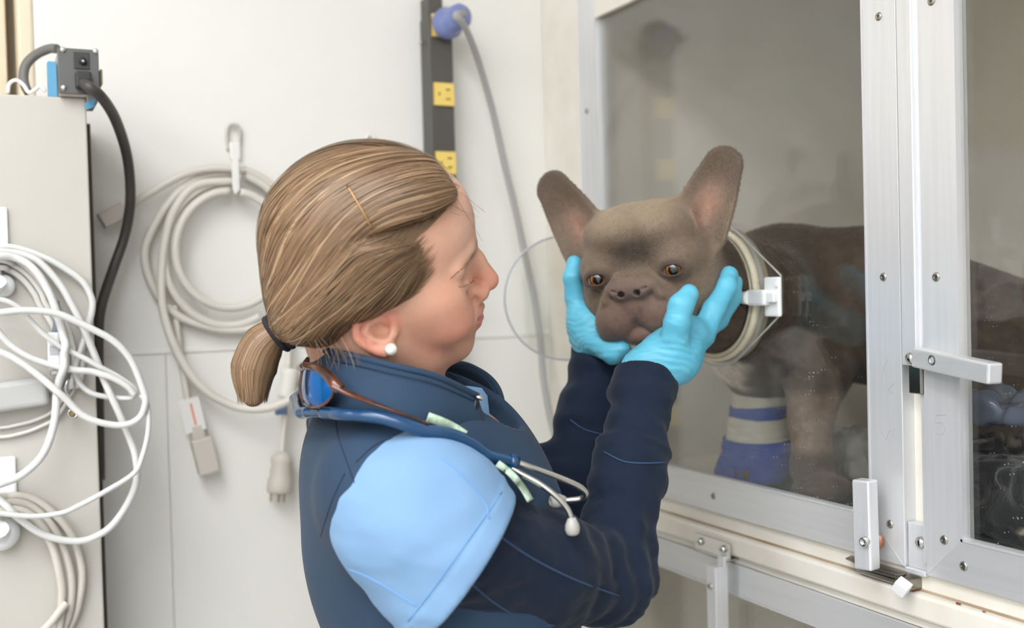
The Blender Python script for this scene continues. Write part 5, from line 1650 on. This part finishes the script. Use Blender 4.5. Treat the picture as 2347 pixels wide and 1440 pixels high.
cable('white_cable', lay([(-40, 715), (0, 765), (25, 792), (62, 817), (100, 832), (137, 841), (175, 849), (212, 852), (250, 862), (290, 884), (308, 905)], 1.292, 1.298), .0038, white_cab_m,
     'white cable sagging flat across the white connector', group=G1)
cable('white_cable', lay([(325, 905), (338, 933), (340, 986), (327, 1044), (306, 1086), (238, 1129), (180, 1160), (142, 1176), (79, 1184), (16, 1179), (-30, 1172)], 1.288, 1.282), .0030, white_cab_m,
     'thin white cable sweeping down to a grey strain relief at the lower hook', group=G1)
G2 = 'pale grey cables bundled behind the white loops'
for k in range(4):
    o = k*7
    cable('grey_cable', lay([(-40, 602+o*.3), (5, 598+o*.5), (42-k, 608+o*.7), (78-o*.4, 640+o*.5), (112-o*.8, 690), (142-o*.8, 745), (158-o, 800), (162-o, 850), (160-o, 890)], 1.322, 1.325), .0034, pale_cab_m,
         ['outermost', 'second', 'third', 'innermost'][k]+' pale grey cable of the bundle hanging behind the white loops', group=G2)
for k in range(2):
    cable('grey_cable', lay([(-40, 966+k*30), (0, 980+k*22), (40, 974+k*22), (84, 962+k*20), (124+k*8, 940+k*14), (156+k*9, 894), (162+k*9, 862)], 1.3255, 1.3245), .0022, pale_cab_m,
         ['thin pale cable hanging just below the grey adapter', 'thin pale cable hanging lowest and slackest below the grey adapter'][k], group='thin cables below the adapter')
G3 = 'grey cables coiled on the lower hook'
for k, pp in enumerate(([(0, 1146), (40, 1140), (85, 1150), (130, 1185), (165, 1230), (185, 1290), (187, 1340), (175, 1400), (150, 1450), (110, 1500)],
                        [(0, 1156), (40, 1151), (78, 1166), (118, 1206), (148, 1262), (164, 1330), (160, 1395), (140, 1450), (100, 1500)],
                        [(0, 1168), (45, 1166), (88, 1196), (118, 1246), (136, 1310), (144, 1370), (136, 1440), (110, 1490)],
                        [(95, 1450), (120, 1424), (140, 1396), (150, 1380)])):
    cable('grey_cable', lay([(-40, pp[0][1]+6)]*(k < 3)+pp, 1.316-.006*k, 1.322-.004*k), .0047, grey_cab_m, ['outermost grey-beige cable coiled from the lower white hook', 'second grey-beige cable inside the coil on the lower white hook', 'innermost grey-beige cable of the coil on the lower white hook', 'short grey-beige cable end crossing under the lower coil'][k], group=G3)

# white hooks stuck on the cabinet
hook_m = mat('hook_plastic', (243, 243, 243), .28, spec=.5)
OBST = []
def wall_hook(u0, v0, u1, v1, bulb, y, label):
    a = PY(u0, v0, y); b = PY(u1, v1, y)
    t = empty('adhesive_hook', ((a[0]+b[0])/2, y, b[2]), label, 'hook', 'white hooks stuck on the cabinet')
    MB().box((a[0], y-.006, b[2]), (b[0], y, a[2]), .003).build('plate', hook_m, t)
    c = PY(*bulb, y)
    arm = [np.array((c[0], y-.003, b[2]+.006)), np.array((c[0], y-.012, (b[2]+c[2])/2)), c+np.array((0, -.022, -.002)), c+np.array((0, -.030, .004))]
    MB().tube(arm, [.007, .0075, .009, .0115], 14, sub=5).build('hook_arm', hook_m, t)
    q, _ = spline(arm, [0]*4, 6); OBST.append((np.array(q), .0085))
    OBST.append((np.array([(x, y-.003, z) for x in np.linspace(a[0], b[0], 8) for z in np.linspace(b[2], a[2], 8)]), .0045))
wall_hook(-45, 475, 21, 590, (-12, 655), CY0, 'white adhesive hook holding the upper cable loops')
MB().lathe([(0, 0), (.010, .001), (.013, .006), (.012, .012), (.006, .016), (0, .017)], PY(6, 655, CY0-.001), (0, -1, 0), 20).build('hook_tip', hook_m, bpy.data.objects['adhesive_hook'])
wall_hook(-50, 1052, 40, 1150, (-5, 1210), CY0, 'white adhesive hook holding the lower grey coil')
MB().lathe([(0, 0), (.016, .001), (.020, .008), (.019, .015), (.010, .020), (0, .021)], PY(2, 1218, CY0-.001), (0, -1, 0), 24).build('hook_tip', hook_m, bpy.data.objects['adhesive_hook.001'])
_a, _b = PY(108, 762, 1.300), PY(140, 848, 1.300)
OBST.append((np.array([(x, 1.3060, z) for x in np.linspace(_a[0]+.004, _b[0]-.004, 5) for z in np.linspace(_b[2]-.002, _a[2]-.003, 14)]), .0074))
_q, _ = spline([PY(128, 764, 1.306), PY(131, 745, 1.307), PY(132, 722, 1.310), PY(130, 690, 1.313)], [0]*4, 6); OBST.append((np.array(_q), .0046))
_p = PY(40, 906, 1.317)
_q, _ = spline([_p+np.array((.031, 0, .002)), _p+np.array((.044, -.002, .008)), _p+np.array((.052, -.004, .022))], [0]*3, 6); OBST.append((np.array(_q), .0048))
relax_cables(OBST)
# connector, adapter, metal ring
cn = empty('cable_connector', PY(122, 845, 1.30), 'white cable connector with grey strain relief among the loops', 'connector')
a = PY(108, 762, 1.300); b = PY(140, 848, 1.300)
MB().box((a[0], 1.300, b[2]), (b[0], 1.313, a[2]), .0025).build('housing', white_p_m, cn)
a2 = PY(113, 793, 1.2995); b2 = PY(134, 814, 1.2995)
MB().box((a2[0], 1.2993, b2[2]), (b2[0], 1.3003, a2[2])).build('label_patch', mat('label_grey', (176, 178, 180), .6), cn)
MB().tube([PY(128, 764, 1.306), PY(131, 745, 1.307), PY(132, 722, 1.310), PY(130, 690, 1.313)], [.0048, .0044, .0036, .003], 12, sub=4).build('strain_relief', mat('slate_rubber', (118, 128, 140), .6), cn)
MB().box((a[0]+.002, 1.303, b[2]-.006), (b[0]-.002, 1.311, b[2]), .001).build('plug_tip', steel_m, cn)
ad = empty('power_adapter', PY(50, 940, 1.318), 'flat grey power adapter lying behind the white loops', 'adapter')
p0 = PY(40, 906, 1.317); mtx = frame_mtx((1, 0, .09))
MB().box(p0-np.array((.047, .010, .0165)), p0+np.array((.032, .010, .0165)), .006, mtx=mtx, seg=3).build('casing', mat('adapter_grey', (186, 184, 180), .45), ad)
MB().tube([p0+np.array((.031, 0, .002)), p0+np.array((.044, -.002, .008)), p0+np.array((.052, -.004, .022))], [.005, .004, .003], 10, sub=4).build('strain_relief', mat('grey_relief', (140, 138, 134), .6), ad)
rg = empty('metal_ring', PY(168, 960, 1.300), 'small steel ring clip dangling among the white loops', 'clip')
c = PY(167, 948, 1.300)
MB().tube([c+np.array((math.cos(a)*.0048, 0, math.sin(a)*.0048)) for a in np.linspace(0, 2*math.pi, 24, endpoint=False)], .0017, 8, closed=True, sub=1).build('ring', steel_m, rg)
MB().lathe([(.0026, -.002), (.0026, .002), (0, .003)], c, (0, -1, 0), 14).build('stud', mat('brass', (190, 160, 100), .3, 1), rg)
MB().tube([c+np.array((0, 0, .005)), PY(163, 920, 1.302), PY(150, 895, 1.304), PY(156, 870, 1.306)], .0016, 8, sub=5).build('link', steel_m, rg)

# ---- power inlet box on top of the cabinet
bx = empty('power_inlet_box', (PY(180, 218, CY0)[0], 1.37, CZT), 'grey power inlet box with plugged black cord on the cabinet top', 'power box')
a = PY(131, 108, 1.315); b = PY(229, 216, 1.315)
x0, x1, z1, z0 = a[0], b[0], a[2], CZT+.0005
bxm = mat('dark_grey_plate', (98, 98, 95), .45, .3); bxs = mat('box_side', (196, 188, 178), .5)
MB().box((x0, 1.315, z0+.001), (x1, 1.318, z1), .001).build('face_plate', bxm, bx)
MB().box((x0+.001, 1.318, z0), (x1-.001, 1.40, z1-.001), .001).build('case', bxs, bx)
for (u, v) in ((144, 114), (219, 118), (146, 201)):
    MB().lathe([(.0034, 0), (.0033, .0012), (.002, .0024), (0, .0028)], PY(u, v, 1.315), (0, -1, 0), 14).build('rivet', mat('zinc', (205, 203, 198), .35, .8), bx)
pa = PY(168, 119, 1.3148); pb = PY(206, 160, 1.3148)
MB().box((pa[0], 1.3135, pb[2]), (pb[0], 1.3152, pa[2]), .0006).build('socket', mat('socket_black', (58, 57, 54), .5), bx)
MB().lathe([(.0042, 0), (.0042, .0025), (.0028, .0030), (0, .003)], PY(190, 141, 1.3135), (0, -1, 0), 16).build('fuse_cap', mat('fuse_black', (30, 30, 30), .4), bx)
MB().lathe([(.0012, .003), (.0010, .0036), (0, .0037)], PY(190, 141, 1.3135), (0, -1, 0), 10).build('fuse_mark', white_p_m, bx)
pa = PY(171, 166, 1.315); pb = PY(209, 206, 1.315)
MB().box((pa[0], 1.303, pb[2]), (pb[0], 1.3155, pa[2]), .002).build('plug', mat('black_plug', (52, 52, 52), .5), bx)
tape_m = mat('blue_tape', (96, 160, 196), .6, alpha=.9)
MB().box((PY(107, 130, 1.345)[0], 1.336, z0), (x0, 1.352, z1-.012), .0008).build('tape', tape_m, bx)
q = [PY(u, v, 1.3165) for (u, v) in ((195, 236), (214, 226), (219, 228), (215, 246), (197, 252))]
MB().prism(q, (0, .0008, 0)).build('tape', tape_m, bx)
MB().box((CXR, 1.318, PY(215, 236, 1.32)[2]), (PY(222, 236, 1.33)[0], 1.38, z0+.002), .001).build('bracket', mat('bracket_grey', (140, 134, 126), .5), bx)
MB().box((PY(228, 165, 1.33)[0], 1.325, PY(228, 195, 1.33)[2]), (PY(234, 165, 1.33)[0], 1.36, PY(228, 160, 1.33)[2]), .001).build('side_tab', mat('olive_tab', (150, 142, 110), .5), bx)
cord('black_power_cable', [(192, 190, 1.305), (205, 200, 1.290), (232, 222, 1.300), (262, 268, 1.34), (286, 335, 1.39), (297, 400, 1.42), (298, 470, 1.44), (286, 540, 1.455), (262, 610, 1.452), (243, 665, 1.440), (230, 715, 1.432), (226, 770, 1.430), (226, 900, 1.430), (229, 1100, 1.430)], .0064, mat('black_rubber_cord', (70, 65, 62), .4), 'thick black power cord arching from the inlet box down the wall', 'cord', n=14)
cord('flat_cable', [(131, 112, 1.36), (112, 112, 1.37), (82, 126, 1.385), (60, 148, 1.39), (54, 175, 1.39), (58, 198, 1.388), (66, 213, 1.386)], .0055, mat('grey_flat_cable', (112, 110, 106), .5), 'grey flat cable bent over behind the inlet box', 'cable')
cord('cable_tie', [(18, 214, 1.372), (22, 192, 1.37), (38, 184, 1.368), (54, 195, 1.366), (66, 212, 1.364), (80, 206, 1.362), (92, 198, 1.36), (104, 210, 1.36)], .0022, white_p_m, 'white cable loop lying on the cabinet top', 'cable tie')

# ---- coil of beige cord on the wall
wc_m = mat('beige_cord', (214, 208, 196), .45)
wh = empty('wall_hook', PY(535, 330, WY), 'white plastic hook with strap holding the beige cord coil', 'hook')
hm = mat('hook_white_wall', (232, 229, 222), .35)
MB().tube([PY(u, v, y) for (u, v, y) in ((524, 345, 1.497), (520, 312, 1.495), (524, 290, 1.493), (536, 285, 1.492), (547, 292, 1.493), (550, 318, 1.495), (546, 345, 1.497))], .0026, 10, sub=5).build('loop', mat('hook_grey', (196, 190, 180), .4), wh)
a = PY(526, 325, WY-.006); b = PY(552, 366, WY-.006)
MB().box((a[0], WY-.008, b[2]), (b[0], WY-.0005, a[2]), .002).build('plate', hm, wh)
a = PY(531, 360, 1.462); b = PY(550, 438, 1.462)
MB().box((a[0], 1.462, b[2]), (b[0], 1.4645, a[2]), .001).build('strap', hm, wh)
MB().tube([PY(540, 438, 1.463), PY(540, 442, 1.475), PY(540, 436, 1.490), PY(540, 400, 1.494)], .003, 8, sub=4, flat=1).build('strap_back', hm, wh)
co = empty('beige_power_cord', PY(520, 700, 1.48), 'coiled beige power cord hanging on the white wall hook', 'cord')
def ringp(cx, cy, rx, ry, y, a0, a1, n=26, tilt=0.0):
    out = []
    for k in range(n):
        a = math.radians(a0+(a1-a0)*k/(n-1)); u = rx*math.cos(a); v = -ry*math.sin(a)
        out.append((cx+u*math.cos(tilt)-v*math.sin(tilt), cy+u*math.sin(tilt)+v*math.cos(tilt), y+.004*math.sin(a*1.5)))
    return out
R0 = .0058
cord('cord', ringp(528, 572, 126, 134, 1.470, 90, 440), R0, wc_m, None, parent=co, sub=3)
cord('cord', ringp(522, 582, 146, 165, 1.478, 88, 300)+[], R0, wc_m, None, parent=co, sub=3)
cord('cord', [(540, 415, 1.476), (450, 425, 1.474), (400, 480, 1.472), (378, 550, 1.471), (370, 625, 1.470), (371, 690, 1.469), (385, 755, 1.468), (417, 828, 1.467), (465, 891, 1.466), (528, 928, 1.466), (581, 938, 1.458), (634, 930, 1.452), (686, 902, 1.452), (730, 850, 1.474), (750, 780, 1.478), (745, 700, 1.48)], R0, wc_m, None, parent=co)
cord('cord', [(540, 397, 1.484), (475, 402, 1.484), (425, 427, 1.484), (380, 475, 1.483), (342, 540, 1.482), (331, 590, 1.482), (345, 645, 1.482), (378, 698, 1.482), (430, 735, 1.482), (520, 757, 1.482), (600, 745, 1.482), (650, 700, 1.482), (672, 620, 1.482), (662, 520, 1.482), (620, 440, 1.482), (560, 400, 1.482)], R0, wc_m, None, parent=co)
cord('cord', [(560, 391, 1.474), (500, 385, 1.474), (440, 394, 1.475), (385, 418, 1.476), (335, 448, 1.477), (300, 472, 1.478), (284, 481, 1.478)], R0*.95, wc_m, None, parent=co)
cord('cord', [(556, 388, 1.490), (600, 408, 1.490), (640, 448, 1.490), (665, 500, 1.490)], R0, wc_m, None, parent=co)
cord('cord', [(400, 700, 1.485), (405, 745, 1.485), (412, 810, 1.485), (420, 860, 1.484), (428, 910, 1.482), (436, 950, 1.48)], R0*.75, wc_m, None, parent=co)
conn_m = mat('beige_connector', (198, 190, 178), .5)
def block(c, d, ln, w_, h_, name, m, parent, bev=.002):
    o = MB().box((-ln/2, -w_/2, -h_/2), (ln/2, w_/2, h_/2), bev).build(name, m, parent)
    o.data.transform(Matrix.Translation(Vector(c)) @ frame_mtx(d, z=(0, -1, 0)).to_4x4()); return o
c1 = PY(259, 494, 1.474); dd = PY(232, 508, 1.474)-PY(290, 478, 1.474)
block(c1, dd, .034, .021, .017, 'connector', conn_m, co)
block(PY(290, 479, 1.475), dd, .014, .014, .013, 'strain_relief', wc_m, co, .003)
# tagged connector below the coil
c2 = PY(470, 1045, 1.476); dd = PY(482, 1095, 1.476)-PY(455, 985, 1.476)
block(c2, dd, .050, .028, .018, 'connector', conn_m, co, .003)
block(PY(452, 990, 1.478), dd, .022, .018, .014, 'strain_relief', conn_m, co, .003)
o = block(PY(440, 952, 1.472), dd, .046, .028, .0015, 'cord_tag', mat('tag_paper', (226, 222, 216), .7), co, .0005)
block(PY(443, 950, 1.4710), dd, .030, .003, .0008, 'tag_stripe', mat('tag_orange', (226, 150, 120), .7), co, .0002)
# hospital plug on its own short lead
hp_ = empty('grey_plug', PY(642, 1130, 1.475), 'grey three-pin plug dangling below the cord coil', 'plug')
MB().tube([PY(u, v, y) for (u, v, y) in ((664, 700, 1.486), (662, 800, 1.484), (660, 850, 1.482))], .0045, 10, sub=3).build('lead', wc_m, hp_)
pr = []
for k in range(13): pr += [(.0135 if k % 2 else .0115, k*.0034)]
MB().lathe(pr, PY(666, 845, 1.476), PY(655, 925, 1.476)-PY(666, 845, 1.476), 18).build('ribbed_sleeve', mat('ribbed_white', (222, 218, 208), .5), hp_)
block(PY(644, 936, 1.474), (0, 0, -1), .018, .016, .008, 'blue_tag', mat('tag_blue', (110, 128, 168), .6), hp_, .001)
MB().tube([PY(654, 920, 1.478), PY(652, 970, 1.478), PY(648, 1010, 1.478), PY(646, 1042, 1.478)], .0042, 10, sub=4).build('lead', wc_m, hp_)
ax = PY(640, 1130, 1.474)-PY(647, 1035, 1.474)
MB().lathe([(.006, 0), (.010, .003), (.0145, .008), (.0150, .014), (.0135, .020), (.0150, .026), (.0152, .036), (.0175, .040), (.0178, .054), (.0165, .057), (0, .0572)], PY(647, 1035, 1.474), ax, 24).build('plug_body', mat('plug_grey', (196, 188, 176), .5), hp_)
for (u, v) in ((622, 1128), (640, 1130), (652, 1130)):
    a = PY(u, v, 1.474); d = ax/np.linalg.norm(ax)
    MB().tube([a, a+d*.013], .0016, 8, sub=1).build('prong', mat('brass_prong', (186, 172, 140), .35, .9), hp_)
hk2 = empty('wall_hook', PY(850, 330, WY), 'small white wire hook on the wall above the hair', 'hook')
MB().tube([PY(u, v, 1.493) for (u, v) in ((840, 345), (838, 320), (844, 310), (853, 311), (858, 322), (856, 345))], .0020, 8, sub=5).build('loop', hm, hk2)
MB().box(PY(838, 338, WY-.004), PY(860, 362, WY), .001).build('plate', hm, hk2)

# ---- power strip on the wall
ps = empty('power_strip', (.61, 1.48, .85), 'dark grey vertical power strip with yellow outlets on the wall', 'power strip')
sx0, sx1, sy0 = .5935, .6310, 1.464
strip_m = mat('strip_graphite', (90, 86, 82), .42, .25)
MB().box((sx0, sy0, .85), (sx1, 1.4995, 1.905), .0015).build('body', strip_m, ps)
MB().box((sx0+.002, sy0+.006, 1.905), (sx1-.012, 1.4995, 1.935), .001).build('mounting_tab', strip_m, ps)
yel_m = mat('yellow_outlet', (238, 206, 112), .45)
zo = PY(1011, 217, sy0)[2]; dz = zo-PY(1013, 374, sy0)[2]
for k in range(-1, 8):
    z = zo-dz*k; cx_ = (sx0+sx1)/2+.0015
    holes = [(.002, .010, .0057, .0079), (.002, .010, -.0079, -.0057), (-.0095, -.0062, -.0022, .0022)]     # x0, x1, z0, z1
    xs = sorted({-.0155, .0155}|{h for q in holes for h in q[:2]}); zs = sorted({-.0165, .0165}|{h for q in holes for h in q[2:]})
    oo = MB()
    for xa, xb in zip(xs, xs[1:]):
        for za, zb in zip(zs, zs[1:]):
            mx_, mz_ = (xa+xb)/2, (za+zb)/2
            if any(h[0] < mx_ < h[1] and h[2] < mz_ < h[3] for h in holes): continue
            oo.box((cx_+xa, sy0-.0050, z+za), (cx_+xb, sy0+.001, z+zb))
    oo.build('outlet', yel_m, ps)
bp = empty('blue_plug', (.62, 1.44, zo+dz), 'translucent blue plug with grey cord in the top outlet', 'plug')
cz = PY(1006, 60, sy0)[2]
blue_m = mat('blue_plug_plastic', (112, 124, 170), .25, coat=.4, noise=(40, 2, (130, 140, 196), .6))
pd = np.array((.28, -1, .16))
MB().lathe([(.0225, 0), (.0235, .004), (.0235, .014), (.0205, .018), (.0185, .022), (.0190, .030), (.0180, .042), (.0140, .047), (.008, .049), (0, .0495)], np.array((.6155, sy0-.006, cz)), pd, 28).build('plug_body', blue_m, bp)
pe_ = np.array((.6155, sy0-.006, cz))+pd/np.linalg.norm(pd)*.046
gc_m = mat('grey_cord', (164, 162, 158), .45)
q = [pe_, PY(1046, 36, 1.405), PY(1062, 56, 1.41), PY(1082, 100, 1.43), PY(1104, 165, 1.455), PY(1131, 262, 1.475), PY(1157, 380, 1.482), PY(1181, 480, 1.486), PY(1202, 580, 1.488), PY(1224, 680, 1.488), PY(1238, 780, 1.474), PY(1246, 870, 1.462), PY(1262, 960, 1.440), PY(1284, 1045, 1.412), PY(1300, 1130, 1.395), PY(1304, 1300, 1.390)]
MB().tube(q, [.0062, .006]+[.0050]*14, 12, sub=6).build('cord', gc_m, bp)
MB().lathe([(.0015, 0), (.0028, .002), (.0028, .006), (0, .007)], (sx0-.004, 1.49, PY(960, 100, 1.49)[2]), (0, -1, 0), 10).build('screw', steel_m, ps)

# ================================================================== inside the kennel
mt = empty('kennel_mat', (1.05, .7, KF-.006), 'dark green ribbed rubber mat under the dog', 'mat')
green_m = mat('green_rubber', (22, 62, 50), .55)
MB().box((.842, -.1, KF-.0060), (1.36, 1.165, KF-.0022), .001).build('sheet', green_m, mt)
rb = MB()
for k in range(64):
    x = .846+k*.0080
    rb.box((x, -.1, KF-.0022), (x+.0042, 1.165, KF+.0002))
rb.build('ribs', green_m, mt, kind='stuff')
def crumple(name, lo, hi, base, m, label, cat, amp, sc, seed, h=.005, parent=None, col=None):
    c = (np.array(lo)+np.array(hi))/2; r = (np.array(hi)-np.array(lo))/2
    def f(p):
        d = s_box(p, c, r*.95, r=min(r)*.6)-amp*.3
        d = d+amp*(1-np.abs(vnoise(p, sc, seed))*2)+amp*.5*(1-2*np.abs(vnoise(p, sc*2.3, seed+1)))
        d = smax(d, -(dog_near(p)-.0004), .002)                 # gives way to the dog
        return smax(d, base-p[:, 2], .002)
    v, q = surf(f, np.array(lo)-.03, np.array(hi)+.03, h, relax=1)
    me = qmesh(name, v, q, col(v) if col else None)
    return link(name, me, m, None, label, cat)
def bl_col(p):
    n = vnoise(p*np.array((1, 1, 2.0)), 26, 131); n2 = vnoise(p, 160, 132)
    c = np.tile(L3((24, 25, 30)), (len(p), 1))
    return mixc(c, L3((176, 160, 140)), sstep(.28, .5, n+.25*n2))
crumple('blanket', (.845, .45, KF), (.985, .83, 1.335), KF+.0006, mat('black_fleece', attr='Col', rough=.9, sheen=.3, bump=(300, .5, .002)), 'crumpled black fleece blanket with pale marks behind the clear door', 'blanket', .013, 22, 121, col=bl_col)
crumple('plastic_pad', (.85, .45, 1.352), (.965, .82, 1.385), 1.345, mat('slate_plastic', (96, 104, 122), .22, coat=.5), 'shiny slate blue plastic pad heaped on the blanket', 'pad', .010, 24, 141)
crumple('plastic_bag', (.965, .90, KF), (1.06, 1.11, KF+.075), KF+.0006, mat('grey_plastic', (150, 148, 140), .25, coat=.5), 'crumpled grey plastic bag lying behind the paws', 'bag', .008, 30, 151)
crumple('paper_scrap', (.945, .885, KF+.0785), (.975, .93, KF+.11), KF+.076, mat('white_paper', (222, 222, 222), .7), 'white paper scrap lying on the plastic bag', 'paper', .004, 40, 161)
crumple('towel', (.86, 1.16, .605), (1.05, 1.33, .70), .6006, mat('white_towel', (220, 216, 208), .9, bump=(400, .6, .002)), 'crumpled white towel in the lower kennel', 'towel', .012, 24, 171)
# foam cube and rust flakes on the sill
fc = PX(2080, 1340, .789)
o = MB().box((-.0068, -.0068, -.0060), (.0068, .0068, .0060), .001).build('foam_cube', mat('white_foam', (222, 222, 220), .8, bump=(500, .5, .001)), None, label='small white foam cube wedged under the latch plate', cat='foam')
o.data.transform(Matrix.Translation(Vector((.7815, fc[1], 1.2035))) @ Matrix.Rotation(.6, 4, 'X') @ Matrix.Rotation(.4, 4, 'Z'))
rust_m = mat('rust_flake', (128, 66, 34), .9)
for (u, v, s, lb) in ((2090, 1361, 1.0, 'largest brown rust flake in the sill groove beside the foam cube'), (2197, 1404, .5, 'small brown rust flake in the sill groove'), (2256, 1434, .35, 'tiniest brown rust flake in the sill groove')):
    c = PX(u, v, .800); c[2] = 1.1975
    bm = bmesh.new(); bmesh.ops.create_icosphere(bm, subdivisions=2, radius=.0032*s)
    for p in bm.verts: p.co = Vector((p.co.x*.8, p.co.y*2.0, p.co.z*.55))*(1+rnd.uniform(-.25, .25))
    mb = MB(); mb.bm(bm); bm.free()
    o = mb.build('rust_flake', rust_m, None, label=lb, cat='flake', group='rust flakes on the sill')
    o.location = c
